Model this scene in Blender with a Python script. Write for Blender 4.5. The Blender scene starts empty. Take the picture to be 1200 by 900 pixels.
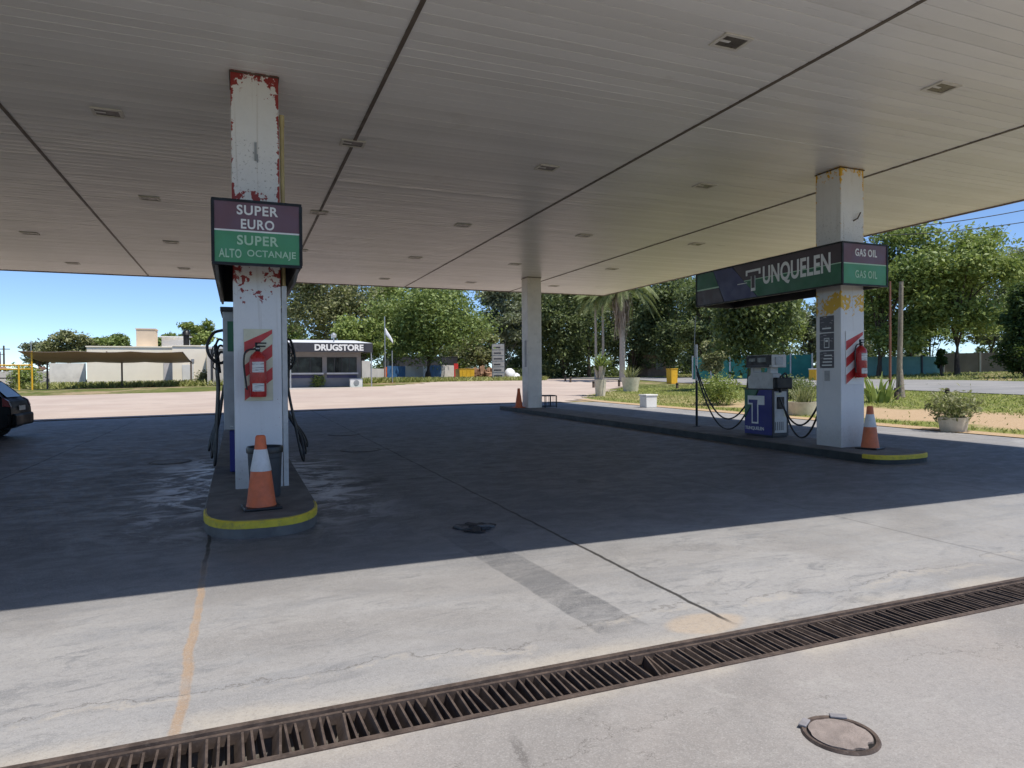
import bpy, math, random
import numpy as np
from mathutils import Vector, Matrix
random.seed(7); rng = np.random.default_rng(7)
C = bpy.context.scene.collection
SC = bpy.context.scene
R_ = math.radians

# ------------------------------------------------------------------ camera
CAM_H = 1.55; FPX = 790.0
def _d(px, py):
    v = Vector((px-600, py-450, FPX)); return v.normalized()
_Y = _d(279, 444); _X = _d(2540, 425); _X = (_X-_Y*_X.dot(_Y)).normalized(); _Z = _X.cross(_Y)
RW = Matrix((_X, _Y, _Z))                       # photo camera axes -> world axes
cam_d = bpy.data.cameras.new('camera'); cam = bpy.data.objects.new('camera', cam_d); C.objects.link(cam)
cam_d.sensor_width = 36; cam_d.lens = FPX/1200*36; cam_d.clip_end = 3000; cam_d.clip_start = 0.05
_r, _u, _b = RW @ Vector((1,0,0)), RW @ Vector((0,-1,0)), RW @ Vector((0,0,-1))
m4 = Matrix(((_r.x,_u.x,_b.x,0),(_r.y,_u.y,_b.y,0),(_r.z,_u.z,_b.z,CAM_H),(0,0,0,1)))
cam.matrix_world = m4
SC.camera = cam

# ------------------------------------------------------------------ light
SUN = Vector((0.28, -0.36, 1.0)).normalized()
el = math.asin(SUN.z); az = math.atan2(SUN.x, SUN.y)
w = bpy.data.worlds.new('World'); SC.world = w; w.use_nodes = True
nt = w.node_tree; bg = nt.nodes['Background']
sky = nt.nodes.new('ShaderNodeTexSky'); sky.sky_type = 'NISHITA'; sky.sun_disc = False
sky.sun_elevation = el; sky.sun_rotation = az; sky.altitude = 3500; sky.air_density = 1.0; sky.dust_density = 0.05; sky.ozone_density = 5.0
nt.links.new(sky.outputs[0], bg.inputs[0]); bg.inputs[1].default_value = 0.135
sl = bpy.data.lights.new('sun', 'SUN'); sl.energy = 4.2; sl.angle = R_(0.5); sl.color = (1.0, 0.95, 0.87)
so = bpy.data.objects.new('sun', sl); C.objects.link(so); so.location = (0, 0, 60)
so.rotation_euler = (-SUN).to_track_quat('-Z', 'Y').to_euler()
SC.view_settings.view_transform = 'Standard'; SC.view_settings.look = 'None'
SC.view_settings.exposure = 0.4; SC.view_settings.gamma = 1
SC.cycles.max_bounces = 8; SC.cycles.diffuse_bounces = 5; SC.cycles.glossy_bounces = 3
SC.cycles.transparent_max_bounces = 6; SC.cycles.sample_clamp_indirect = 4
SC.cycles.caustics_reflective = False; SC.cycles.caustics_refractive = False

# ------------------------------------------------------------------ terrain + placing
def cl(v, a, b): return a if v < a else b if v > b else v
def fore(x, y): return 0.0105*cl(y-3.2, 0, 26)*cl((x+12)/22, 0, 1)
def terr(x, y):
    a = cl(.031*(x-17), 0, 1.45); b = cl(.031*(y-29), 0, .85)
    d = a-b; k = .12
    h = cl(.5+.5*d/k, 0, 1)
    s = b+(a-b)*h + k*h*(1-h)
    s -= k*.25*max(0, 1-(a+b)/.1)*1.0 if a+b < .1 else 0
    return fore(x, y)+max(s, 0)
def ray(px, py): return RW @ Vector((px-600, py-450, FPX))
def far(px, d):
    r = ray(px, 443)/FPX; x, y = r.x*d, r.y*d
    return Vector((x, y, terr(x, y)))
def dbase(px, py):                                            # depth at which a pixel column meets the ground at a pixel row
    d = 3.0
    while d < 200:
        p = far(px, d)
        if zpix(px, py, d) <= p.z: return d
        d += .05
    return d
def zpix(px, py, d): return CAM_H + ray(px, py).z/FPX*d       # height seen at a pixel row at depth d
def xat(px, y):                                               # world X of a pixel column on the plane Y
    r = ray(px, 440); return r.x*y/r.y

# ------------------------------------------------------------------ object helpers
def setp(o, label=None, cat=None, group=None, kind=None):
    if label: o['label'] = label
    if cat: o['category'] = cat
    if group: o['group'] = group
    if kind: o['kind'] = kind
    return o
def thing(name, label, cat, loc=(0,0,0), rz=0, group=None):
    o = bpy.data.objects.new(name, None); C.objects.link(o); o.location = loc; o.rotation_euler = (0,0,rz)
    o.empty_display_size = .2
    return setp(o, label, cat, group)
def copy_tree(o, parent=None):
    c = o.copy(); C.objects.link(c)
    if parent: c.parent = parent
    for ch in list(o.children): copy_tree(ch, c)
    return c
class MB:
    def __init__(s): s.v = []; s.f = []; s.mi = []
    def add(s, vs, fs, mi=0):
        b = len(s.v); s.v += [tuple(v) for v in vs]; s.f += [tuple(b+i for i in f) for f in fs]; s.mi += [mi]*len(fs); return s
    def box(s, x0, x1, y0, y1, z0, z1, mi=0, M=None):
        vs = [(x0,y0,z0),(x1,y0,z0),(x1,y1,z0),(x0,y1,z0),(x0,y0,z1),(x1,y0,z1),(x1,y1,z1),(x0,y1,z1)]
        if M is not None: vs = [M @ Vector(v) for v in vs]
        return s.add(vs, [(0,3,2,1),(4,5,6,7),(0,1,5,4),(1,2,6,5),(2,3,7,6),(3,0,4,7)], mi)
    def lathe(s, prof, n=20, c=(0,0,0), mi=0, caps=True, M=None, wob=0):
        vs = []; fs = []
        for k, (r, z) in enumerate(prof):
            for i in range(n):
                a = 2*math.pi*i/n; rr = r*(1+wob*math.sin(3*a+k))
                v = Vector((c[0]+rr*math.cos(a), c[1]+rr*math.sin(a), c[2]+z)); vs.append(M @ v if M is not None else v)
        for k in range(len(prof)-1):
            for i in range(n):
                j = (i+1) % n; fs.append((k*n+i, k*n+j, (k+1)*n+j, (k+1)*n+i))
        if caps:
            fs.append(tuple(range(n))[::-1]); fs.append(tuple((len(prof)-1)*n+i for i in range(n)))
        return s.add(vs, fs, mi)
    def tube(s, pts, r, n=8, mi=0):
        pts = [Vector(p) for p in pts]; rs = r if isinstance(r, (list, tuple)) else [r]*len(pts)
        vs = []; fs = []; up = Vector((0,0,1)); prevn = None
        for k, p in enumerate(pts):
            t = (pts[min(k+1, len(pts)-1)]-pts[max(k-1, 0)])
            if t.length < 1e-9: t = Vector((0,0,1))
            t.normalize()
            nn = prevn if prevn is not None else (Vector((1,0,0)) if abs(t.x) < .9 else Vector((0,1,0)))
            nn = (nn-t*nn.dot(t)).normalized(); prevn = nn; bb = t.cross(nn)
            for i in range(n):
                a = 2*math.pi*i/n; vs.append(p+(nn*math.cos(a)+bb*math.sin(a))*rs[k])
        for k in range(len(pts)-1):
            for i in range(n):
                j = (i+1) % n; fs.append((k*n+i, k*n+j, (k+1)*n+j, (k+1)*n+i))
        fs.append(tuple(range(n))[::-1]); fs.append(tuple((len(pts)-1)*n+i for i in range(n)))
        return s.add(vs, fs, mi)
    def prism(s, poly, h0, h1, axis='z', mi=0):
        n = len(poly)
        def q(p, h): return (p[0],p[1],h) if axis == 'z' else (h,p[0],p[1]) if axis == 'x' else (p[0],h,p[1])
        vs = [q(p,h0) for p in poly]+[q(p,h1) for p in poly]
        fs = [tuple(range(n))[::-1], tuple(range(n, 2*n))]+[(i,(i+1)%n,n+(i+1)%n,n+i) for i in range(n)]
        return s.add(vs, fs, mi)
    def build(s, name, mat, parent=None, bevel=0, smooth=None, loc=None):
        me = bpy.data.meshes.new(name); me.from_pydata(s.v, [], s.f)
        mats = mat if isinstance(mat, (list, tuple)) else [mat]
        for m in mats: me.materials.append(m)
        if any(s.mi): me.polygons.foreach_set('material_index', s.mi)
        bm_fix(me)
        if smooth is not None:
            me.polygons.foreach_set('use_smooth', [True]*len(me.polygons)); me.set_sharp_from_angle(angle=R_(smooth))
        o = bpy.data.objects.new(name, me); C.objects.link(o)
        if parent is not None: o.parent = parent
        if loc is not None: o.location = loc
        if bevel:
            b = o.modifiers.new('bevel', 'BEVEL'); b.width = bevel; b.segments = 2; b.limit_method = 'ANGLE'; b.angle_limit = R_(40)
        return o
import bmesh
def bm_fix(me):
    bm = bmesh.new(); bm.from_mesh(me); bmesh.ops.recalc_face_normals(bm, faces=bm.faces); bm.to_mesh(me); bm.free()
def raw(name, verts, faces, mat, parent=None, loc=None):
    me = bpy.data.meshes.new(name); me.from_pydata(verts, [], faces); me.materials.append(mat)
    o = bpy.data.objects.new(name, me); C.objects.link(o)
    if parent is not None: o.parent = parent
    if loc is not None: o.location = loc
    return o
def smoothpath(pts, n=8):
    P = [Vector(p) for p in pts]; P = [P[0]*2-P[1]]+P+[P[-1]*2-P[-2]]; out = []
    for i in range(1, len(P)-2):
        for k in range(n):
            t = k/n; a,b,c,d = P[i-1:i+3]
            out.append(.5*((2*b)+(c-a)*t+(2*a-5*b+4*c-d)*t*t+(3*b-a-3*c+d)*t**3))
    return out+[P[-2]]
_txt = {}
def text(name, s, W, Hh, mat, parent, loc, face='-y', bold=.02, depth=.006, shear=0, spacing=1.0):
    cu = bpy.data.curves.new('lettering', 'FONT'); cu.body = s; cu.size = 1; cu.offset = bold; cu.shear = shear; cu.extrude = .01
    cu.space_character = spacing; cu.resolution_u = 4
    ob = bpy.data.objects.new('lettering', cu); C.objects.link(ob)
    me = bpy.data.meshes.new_from_object(ob); bpy.data.objects.remove(ob); 
    co = np.empty(len(me.vertices)*3); me.vertices.foreach_get('co', co); co = co.reshape(-1,3)
    mn, mx = co.min(0), co.max(0); q = (co-(mn+mx)/2)/(mx-mn)*np.array([W, Hh, depth])
    o3 = np.zeros_like(q)
    if face == '-y': o3[:,0] = q[:,0]; o3[:,1] = -q[:,2]; o3[:,2] = q[:,1]
    elif face == '-x': o3[:,1] = -q[:,0]; o3[:,0] = -q[:,2]; o3[:,2] = q[:,1]
    me.vertices.foreach_set('co', o3.ravel()); me.materials.clear(); me.materials.append(mat); me.update()
    bm_fix(me)
    o = bpy.data.objects.new(name, me); C.objects.link(o); o.location = loc
    if parent is not None: o.parent = parent
    return o

# ------------------------------------------------------------------ materials
class S:
    """a shader socket with arithmetic"""
    def __init__(s, g, k): s.g = g; s.k = k
    def _m(s, op, b=None, c=None): return s.g.math(op, s, b, c)
    def __add__(s, b): return s._m('ADD', b)
    def __sub__(s, b): return s._m('SUBTRACT', b)
    def __mul__(s, b): return s._m('MULTIPLY', b)
    def __truediv__(s, b): return s._m('DIVIDE', b)
    __radd__ = __add__; __rmul__ = __mul__
    def __rsub__(s, b): return s.g.math('SUBTRACT', b, s)
    def abs(s): return s._m('ABSOLUTE')
    def pp(s, b): return s._m('PINGPONG', b)
    def max(s, b): return s._m('MAXIMUM', b)
    def min(s, b): return s._m('MINIMUM', b)
class G:
    def __init__(s, name):
        s.m = bpy.data.materials.new(name); s.m.use_nodes = True; s.t = s.m.node_tree; s.n = s.t.nodes
        s.p = s.n['Principled BSDF']; s.out = s.n['Material Output']
        tc = s.n.new('ShaderNodeTexCoord'); s.pos = S(s, tc.outputs['Object'])
        sp = s.n.new('ShaderNodeSeparateXYZ'); s.t.links.new(tc.outputs['Object'], sp.inputs[0])
        s.x, s.y, s.z = [S(s, o) for o in sp.outputs]
    def put(s, inp, v):
        if isinstance(v, S): s.t.links.new(v.k, inp)
        elif v is not None:
            try: inp.default_value = v
            except Exception: inp.default_value = (*v, 1)
    def math(s, op, a, b=None, c=None):
        n = s.n.new('ShaderNodeMath'); n.operation = op; s.put(n.inputs[0], a); s.put(n.inputs[1], b); s.put(n.inputs[2], c); return S(s, n.outputs[0])
    def vec(s, x, y, z):
        n = s.n.new('ShaderNodeCombineXYZ')
        for i, v in enumerate((x,y,z)): s.put(n.inputs[i], v)
        return S(s, n.outputs[0])
    def noise(s, scale, detail=4, rough=.55, dist=0, vec=None):
        n = s.n.new('ShaderNodeTexNoise'); s.put(n.inputs['Vector'], vec or s.pos)
        n.inputs['Scale'].default_value = scale; n.inputs['Detail'].default_value = detail; n.inputs['Roughness'].default_value = rough; n.inputs['Distortion'].default_value = dist
        return S(s, n.outputs[0])
    def voro(s, scale, feature='DISTANCE_TO_EDGE', vec=None):
        n = s.n.new('ShaderNodeTexVoronoi'); n.feature = feature; s.put(n.inputs['Vector'], vec or s.pos); n.inputs['Scale'].default_value = scale
        return S(s, n.outputs[0])
    def island(s):
        n = s.n.new('ShaderNodeNewGeometry'); return S(s, n.outputs['Random Per Island'])
    def sm(s, x, a, b, lo=0., hi=1.):
        n = s.n.new('ShaderNodeMapRange'); n.interpolation_type = 'SMOOTHSTEP'
        s.put(n.inputs[0], x); n.inputs[1].default_value = a; n.inputs[2].default_value = b; n.inputs[3].default_value = lo; n.inputs[4].default_value = hi
        return S(s, n.outputs[0])
    def mix(s, f, a, b, mode='MIX'):
        n = s.n.new('ShaderNodeMix'); n.data_type = 'RGBA'; n.blend_type = mode; s.put(n.inputs[0], f); s.put(n.inputs[6], a); s.put(n.inputs[7], b)
        return S(s, n.outputs[2])
    def col(s, v): s.put(s.p.inputs['Base Color'], v); return s
    def rough(s, v): s.put(s.p.inputs['Roughness'], v); return s
    def bump(s, h, strength=.3, dist=.01):
        n = s.n.new('ShaderNodeBump'); n.inputs['Strength'].default_value = strength; n.inputs['Distance'].default_value = dist
        s.put(n.inputs['Height'], h); s.t.links.new(n.outputs[0], s.p.inputs['Normal']); return s
def sc(c, k): return tuple(min(1, v*k) for v in c)
def M(name, col, rough=.6, var=.15, scale=3, metal=0, bump=0, bscale=40, dirt=0, dirtcol=(.10,.085,.07), spec=.5):
    g = G(name); n = g.noise(scale, 6, .6)
    c = g.mix(g.sm(n, .3, .7), sc(col, 1-var), sc(col, 1+var))
    if dirt: c = g.mix(g.sm(g.noise(scale*2.3, 8, .7, .5), .62-dirt*.2, .8)*dirt, c, dirtcol)
    g.col(c); g.rough(g.sm(g.noise(scale*1.7, 4), .3, .7, max(rough-.1, .03), min(rough+.1, 1)))
    g.p.inputs['Metallic'].default_value = metal; g.p.inputs['Specular IOR Level'].default_value = spec
    if bump: g.bump(g.noise(bscale, 6, .65), bump, .01)
    return g.m
def leaf(name, a, b, trans=.35, sc_=.5, tcol=(.16,.22,.03)):
    g = G(name); n = g.noise(sc_, 3); f = (g.island()*.65 + n*.6)
    c = g.mix(g.sm(f, .2, .95), a, b)
    g.col(c).rough(.55); g.p.inputs['Specular IOR Level'].default_value = .35
    tr = g.n.new('ShaderNodeBsdfTranslucent'); g.put(tr.inputs[0], g.mix(.5, c, tcol))
    mx = g.n.new('ShaderNodeMixShader'); mx.inputs[0].default_value = trans
    g.t.links.new(g.p.outputs[0], mx.inputs[1]); g.t.links.new(tr.outputs[0], mx.inputs[2]); g.t.links.new(mx.outputs[0], g.out.inputs[0])
    return g.m

# forecourt concrete
def slab_mat():
    g = G('forecourt_concrete'); x, y = g.x, g.y
    big = g.noise(.35, 5, .6); mid = g.noise(1.7, 7, .65, .4); fine = g.noise(28, 6, .7); grit = g.noise(140, 3, .6)
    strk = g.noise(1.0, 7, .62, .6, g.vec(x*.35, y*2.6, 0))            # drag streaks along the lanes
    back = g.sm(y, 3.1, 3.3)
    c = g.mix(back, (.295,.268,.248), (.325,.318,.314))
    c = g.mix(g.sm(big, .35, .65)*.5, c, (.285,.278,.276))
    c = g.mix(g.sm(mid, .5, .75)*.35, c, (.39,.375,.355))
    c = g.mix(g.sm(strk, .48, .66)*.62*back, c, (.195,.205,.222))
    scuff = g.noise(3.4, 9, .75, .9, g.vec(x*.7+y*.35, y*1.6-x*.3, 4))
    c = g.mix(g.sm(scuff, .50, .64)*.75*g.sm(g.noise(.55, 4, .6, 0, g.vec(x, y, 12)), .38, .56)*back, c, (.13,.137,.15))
    c = g.mix(g.sm(g.noise(.42, 6, .65, .8, g.vec(x, y, 21)), .45, .60)*.55, c, (.205,.192,.182))
    c = g.mix(g.sm(g.noise(2.6, 8, .72, .6), .56, .7)*.35, c, (.41,.395,.37))
    scuff0 = g.noise(3.1, 8, .7, .5, g.vec(x, y, 17))
    # per-bay tone
    bay = g.noise(1, 0, 0, 0, g.vec(g.math('FLOOR', (x+.27)/3.1)*1.7+.3, g.math('FLOOR', (y+2.6)/6.2)*1.3+.2, 3.3))
    c = g.mix(g.sm(bay, .3, .7)*.45*back, c, (.255,.245,.238))
    # oil and tyre dirt on the lanes, plus canopy shade painted into the colour
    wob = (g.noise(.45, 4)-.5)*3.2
    shade_dirt = g.sm(y+wob*.6, 4.4, 7.4)*g.sm(y+wob, 31.5, 25, 0, 1)
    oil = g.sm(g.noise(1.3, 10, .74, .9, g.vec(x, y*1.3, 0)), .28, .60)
    shade_dirt = shade_dirt*g.sm(x+wob*.3, 14.9, 13.6)
    c = g.mix(shade_dirt*.76, c, (.068,.072,.080))
    c = g.mix(shade_dirt*oil*.45, c, (.036,.038,.043))
    c = g.mix(shade_dirt*g.sm(g.noise(2.1, 8, .72, .9, g.vec(x, y*1.2, 7)), .52, .68)*.42, c, (.13,.135,.145))
    spots = g.sm(g.voro(1.1, 'F1', g.vec(x+(mid-.5)*.5, y+(scuff0-.5)*.4, 0))+(scuff0-.5)*.12, .20, .10, 0, 1)*g.sm(g.noise(.4, 2, .5, 0, g.vec(x, y, 31)), .45, .55)*g.sm(y, 6, 8)
    c = g.mix(spots*.6, c, (.022,.022,.024))
    pool = g.sm((x-1.45)*(x-1.45)*2.2+(y-10.3)*(y-10.3)*.55+(scuff0-.5)*.9, .75, .45, 0, 1)
    c = g.mix(pool*.7, c, (.02,.02,.022))
    # lighter, smoother patches beside the left island
    pale_patch = g.sm(g.noise(1.5, 9, .74, 1.2, g.vec(x*.9, y*1.1, 1)), .45, .58)*g.sm((x-.2).abs(), 1.9, .7, 0, 1)*g.sm((y-10.5).abs(), 4.5, 1.0, 0, 1)
    c = g.mix(pale_patch, c, (.50,.51,.54))
    # long dark repair strip running to the drain
    cx_ = (x-2.03+(y-5.4)*.07+(g.noise(2.5, 5)-.5)*.07).abs()
    strip = g.sm(cx_, .185, .165, 0, 1)*g.sm(y+(mid-.5)*.8, 6.6, 6.2, 0, 1)*g.sm(y+(mid-.5)*.5, 3.45, 3.65)*back
    c = g.mix(strip*g.sm(scuff, .32, .60, .30, 1)*.82, c, (.10,.102,.108))
    # sand-coloured grout along the drain
    gro = g.sm((y-3.08).abs()+(mid-.5)*.30, .36, .20, 0, 1)*g.sm(g.noise(.9, 5, .6, .4), .38, .6)
    c = g.mix(gro*.7, c, (.42,.375,.315))
    pat = g.sm(((x-2.68)*(x-2.68)+(y-3.42)*(y-3.42)*3)+(mid-.5)*.1, .10, .05, 0, 1)
    c = g.mix(pat*g.sm(mid, .3, .5)*.7, c, (.42,.33,.24))
    # joints
    wj = (g.noise(2.2, 5)-.5)*.06
    jx = g.sm(((x+.27)+wj).pp(1.55)+(fine-.5)*.012, .022, .010, 0, 1)*g.sm(y, 3.3, 3.5)
    jy = g.sm(((y+2.6)+wj*.8).pp(6.2)+(fine-.5)*.012, .020, .009, 0, 1)*g.sm(y, 5, 6)
    first = g.sm((x+.27).abs(), .4, .3, 0, 1)*g.sm(y, 6.8, 5.4, 0, 1)          # sand-filled joint
    jd = (jx*(1-first)).max(jy)
    c = g.mix(g.sm(((x+.27)+wj*1.2).abs()+(fine-.5)*.02, .034, .016, 0, 1)*first*back*g.sm(g.noise(3.1, 5), .25, .5, .35, 1)*.85, c, (.34,.235,.15))
    # hairline cracks, wandering beside the drain and across a few bays
    n1 = g.noise(.9, 8, .68); n2 = g.noise(1.3, 8, .68, 0, g.vec(x, y, 9.0))
    cr = g.sm((y-3.66+(n1-.5)*.9).abs(), .009, .003, 0, 1)*g.sm(n2, .44, .52)
    cr = cr.max(g.sm((y-2.52+(n2-.5)*1.1).abs(), .007, .002, 0, 1)*g.sm(n1, .46, .54))
    cr = cr.max(g.sm((x-1.25-y*.12+(n1-.5)*1.3).abs(), .006, .002, 0, 1)*g.sm(y, 2.9, 2.6)*g.sm(n2, .42, .5))
    cr = cr.max(g.sm((x-4.6+y*.35+(n2-.5)*1.6).abs(), .007, .002, 0, 1)*g.sm(n1, .45, .52))
    c = g.mix(cr*.6, c, (.10,.088,.078))
    lip = g.sm((y-3.60+(n1-.5)*.9).abs(), .05, .015, 0, 1)*g.sm(n2, .48, .58)*g.sm(fine, .35, .6)
    c = g.mix(lip*.55, c, (.46,.41,.345))
    # wet drip marks in the very front
    drip = g.sm((x-1.07+(n1-.5)*.35).abs(), .035, .015, 0, 1)*g.sm(y, 2.75, 2.55)*g.sm(y, 2.05, 2.2)*g.sm(mid, .40, .52)
    c = g.mix(drip*.65, c, (.11,.10,.095))
    # drips + specks
    sp = g.sm(g.voro(5.5, 'F1', g.vec(x+(mid-.5)*.3, y, 0)), .075, .045, 0, 1)*g.sm(g.noise(1.3, 2), .54, .62)
    c = g.mix(sp*.45, c, (.12,.115,.11))
    c = g.mix(g.sm(fine, .42, .72)*.30, c, (.15,.145,.14)); c = g.mix(g.sm(grit, .46, .70)*.42, c, (.43,.415,.395)); c = g.mix(g.sm(g.noise(95, 3, .7, 0, g.vec(x, y, 5)), .54, .70)*.42, c, (.10,.095,.09))
    c = g.mix(jd*g.sm(x, 4.5, 4.0, .28, .9), c, (.022,.02,.018))
    g.col(c)
    g.rough(g.sm(g.noise(3.2, 7, .7, .6, g.vec(x, y*1.4, 2)), .35, .65, .48, .68)-pale_patch*.22)
    g.p.inputs['Specular IOR Level'].default_value = .32
    g.bump(fine*.4+grit*.3+mid*.15-(jx+jy)*1.2-cr*.6, .16, .012)
    return g.m
def ground_mat():
    g = G('dry_lawn'); n = g.noise(.16, 5, .6); m = g.noise(1.4, 6, .65); f = g.noise(14, 5, .7)
    c = g.mix(g.sm(m, .35, .65), (.085,.115,.028), (.17,.17,.055))
    c = g.mix(g.sm(n+(m-.5)*.5, .46, .62), c, (.36,.27,.17))
    c = g.mix(g.sm(f, .4, .7)*.35, c, (.06,.075,.025))
    g.col(c).rough(.95); g.p.inputs['Specular IOR Level'].default_value = .1; g.bump(f+m, .6, .05); return g.m
def verge_mat():
    g = G('sandy_verge'); x, y = g.x, g.y
    n = g.noise(.5, 6, .65); m = g.noise(2.2, 6, .65); f = g.noise(22, 5, .7)
    grass = g.mix(g.sm(m, .35, .68), (.13,.17,.035), (.25,.25,.075)); sand = g.mix(g.sm(f, .3, .7), (.40,.28,.17), (.50,.37,.24))
    t = g.sm((x-20.0+(n-.5)*4.5).abs(), 2.6, 1.2, 0, 1)*g.sm(y, 27, 20, .35, 1)
    c = g.mix(t.max(g.sm(x+(n-.5)*.5+(m-.5)*.4, 17.1, 16.7)), grass, sand); c = g.mix(g.sm(m+f*.5, .82, .95)*.4, c, (.30,.25,.13))
    g.col(c).rough(.95); g.p.inputs['Specular IOR Level'].default_value = .1; g.bump(f+m, .6, .04); return g.m
def lot_mat():
    g = G('pinkish_lot'); n = g.noise(.25, 6, .6); m = g.noise(1.6, 7, .7); f = g.noise(30, 5, .7)
    stk = g.noise(.6, 5, .6, .3, g.vec(g.x*.25, g.y*1.6, 0))
    c = g.mix(g.sm(n, .35, .65), (.42,.335,.285), (.48,.395,.335)); c = g.mix(g.sm(m, .5, .75)*.4, c, (.40,.33,.28))
    c = g.mix(g.sm(stk, .5, .7)*.35, c, (.52,.45,.39)); c = g.mix(g.sm(g.noise(.5, 8, .7, .8, g.vec(g.x*.6, g.y*2.2, 5)), .54, .68)*.4, c, (.30,.25,.215))
    tw = g.noise(.12, 3)*9; c = g.mix(g.sm((g.y-33.5+tw*.6-g.x*.05).pp(1.6), .18, .05, 0, 1)*g.sm(m, .40, .6)*.35, c, (.27,.235,.21)); c = g.mix(g.sm(f, .45, .75)*.2, c, (.3,.25,.2))
    g.col(c).rough(.9); g.p.inputs['Specular IOR Level'].default_value = .2; g.bump(f+m, .4, .02); return g.m
def road_mat():
    g = G('worn_asphalt'); n = g.noise(.4, 6, .6); f = g.noise(60, 4, .7)
    c = g.mix(g.sm(n, .3, .7), (.22,.215,.21), (.29,.28,.27)); c = g.mix(g.sm(f, .4, .7)*.35, c, (.16,.155,.15))
    g.col(c).rough(.85); g.bump(f, .3, .01); return g.m
def soffit_mat():
    g = G('soffit_enamel'); n = g.noise(.5, 5, .6); d = g.noise(3.2, 8, .7, .6, g.vec(g.x*.25, g.y*4, g.z))
    pl = g.noise(1, 0, 0, 0, g.vec(2.3, g.math('FLOOR', g.y/.2)*3.7+.4, 1.7))       # each plank its own batch of enamel
    c = g.mix(g.sm(n, .3, .7), (.80,.79,.78), (.86,.85,.84)); c = g.mix(g.sm(pl, .3, .7)*.40, c, (.65,.635,.615))
    c = g.mix(g.sm(d, .58, .8)*.30, c, (.46,.425,.38)); c = g.mix(g.sm(g.noise(.9, 7, .7, .8), .60, .72)*.22, c, (.50,.46,.40))
    g.col(c); g.rough(g.sm(d, .3, .7, .27, .42)); g.p.inputs['Specular IOR Level'].default_value = .5; return g.m
def pillar_mat(name, under, top, mid_, hw, low, lowk, thr=.70):
    g = G(name); n = g.noise(12.5, 8, .62, .5)*.70+g.noise(3.0, 3)*.30; n2 = g.noise(19, 6, .7); z = g.z
    w = g.sm(z, 4.55, 5.1, 0, top) + g.sm((z-mid_).abs(), .34, .05, 0, .14) + g.sm((z-low).abs(), .36, .08, 0, lowk)
    edge = g.sm(g.x.abs().max(g.y.abs()), hw*.78, hw, 0, .10)
    both = g.sm(g.x.abs().min(g.y.abs()), hw*.8, hw, 0, .16)
    peel = g.sm(n+w+both*g.sm(z, 2.4, 3.0), thr, thr+.015)
    c = g.mix(g.sm(g.noise(1.1, 5), .3, .7), (.66,.655,.66), (.74,.73,.72))
    c = g.mix(g.sm(n2, .5, .75)*.18, c, (.5,.48,.45))
    spk = g.sm(g.noise(34, 4, .75)+g.sm((z-3.85).abs(), .75, .2, 0, .10)+g.sm(z, .7, .1, 0, .07), .70, .74)
    c = g.mix(spk*.65, c, (.12,.11,.105)); c = g.mix(g.sm(z+(n2-.5)*.5, .55, .05)*.45, c, (.26,.24,.215)); c = g.mix(g.sm(g.noise(1.6, 7, .7, .4, g.vec(g.x*7, g.y*7, z*.22)), .54, .70)*g.sm(z, .8, 3.2, .25, 1)*.40, c, (.30,.235,.17)); c = g.mix(g.sm(g.noise(2.4, 8, .7, 1, g.vec(g.x*3, g.y*3, z*.35)), .6, .78)*.35, c, (.36,.31,.25))
    c = g.mix(peel, c, under); g.col(c); g.rough(.5-peel*.0); g.bump(peel*-1.0+n2*.15, .35, .006)
    return g.m
def rust_mat():
    g = G('rusty_iron'); n = g.noise(9, 7, .65); f = g.noise(60, 5, .7)
    c = g.mix(g.sm(n, .35, .65), (.060,.043,.036), (.125,.092,.075)); c = g.mix(g.sm(f, .5, .75)*.4, c, (.22,.18,.155))
    g.col(c).rough(.7); g.p.inputs['Metallic'].default_value = .35; g.bump(f, .4, .003); return g.m
def bark(name, a, b, s=4):
    g = G(name); n = g.noise(s, 7, .7, .3, g.vec(g.x*3, g.y*3, g.z*.8)); g.col(g.mix(g.sm(n, .3, .7), a, b)).rough(.9); g.bump(n, .8, .05); return g.m

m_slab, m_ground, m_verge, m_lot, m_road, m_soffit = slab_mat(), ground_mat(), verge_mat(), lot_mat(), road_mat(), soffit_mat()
m_pillar_red = pillar_mat('pillar_paint_red', (.27,.026,.024), .16, 3.50, .275, 2.55, .15, .655)
m_pillar_yel = pillar_mat('pillar_paint_yellow', (.72,.42,.03), .19, 9.0, .285, 2.62, .235)
m_pillar_old = M('pillar_paint_old', (.74,.70,.66), .55, .08, 2, dirt=.35)
m_rust = rust_mat()
m_white = M('white_paint', (.74,.73,.71), .45, .05, 2, dirt=.25)
m_dwhite = M('dirty_white_metal', (.50,.50,.49), .5, .12, 4, dirt=.5)
m_grey = M('grey_metal', (.30,.31,.32), .45, .12, 4, metal=.3, dirt=.3)
m_black = M('black_metal', (.012,.012,.013), .45, .25, 6, spec=.3)
m_rubber = M('hose_rubber', (.012,.012,.013), .42, .3, 8)
m_blue = M('deep_blue_panel', (.016,.018,.17), .5, .12, 2, dirt=.12)
m_green = M('sign_green', (.055,.25,.105), .4, .06, 3, dirt=.10)
m_dgreen = M('dark_green_panel', (.025,.125,.062), .45, .15, 3)
m_maroon = M('sign_maroon', (.135,.062,.078), .4, .06, 3, dirt=.10)
m_dmaroon = M('sign_dark_plum', (.05,.03,.036), .4, .1, 3)
m_signblue = M('sign_navy', (.03,.032,.11), .4, .1, 3)
m_letter = M('letter_white', (.72,.72,.70), .5, .04, 6)
m_letterg = M('letter_pale_green', (.40,.58,.42), .5, .08, 6)
m_orange = M('cone_orange', (.62,.135,.045), .55, .12, 8, dirt=.35, dirtcol=(.2,.09,.05))
m_orange2 = M('cone_worn_orange', (.60,.15,.055), .55, .12, 8, dirt=.5, dirtcol=(.25,.14,.1))
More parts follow.
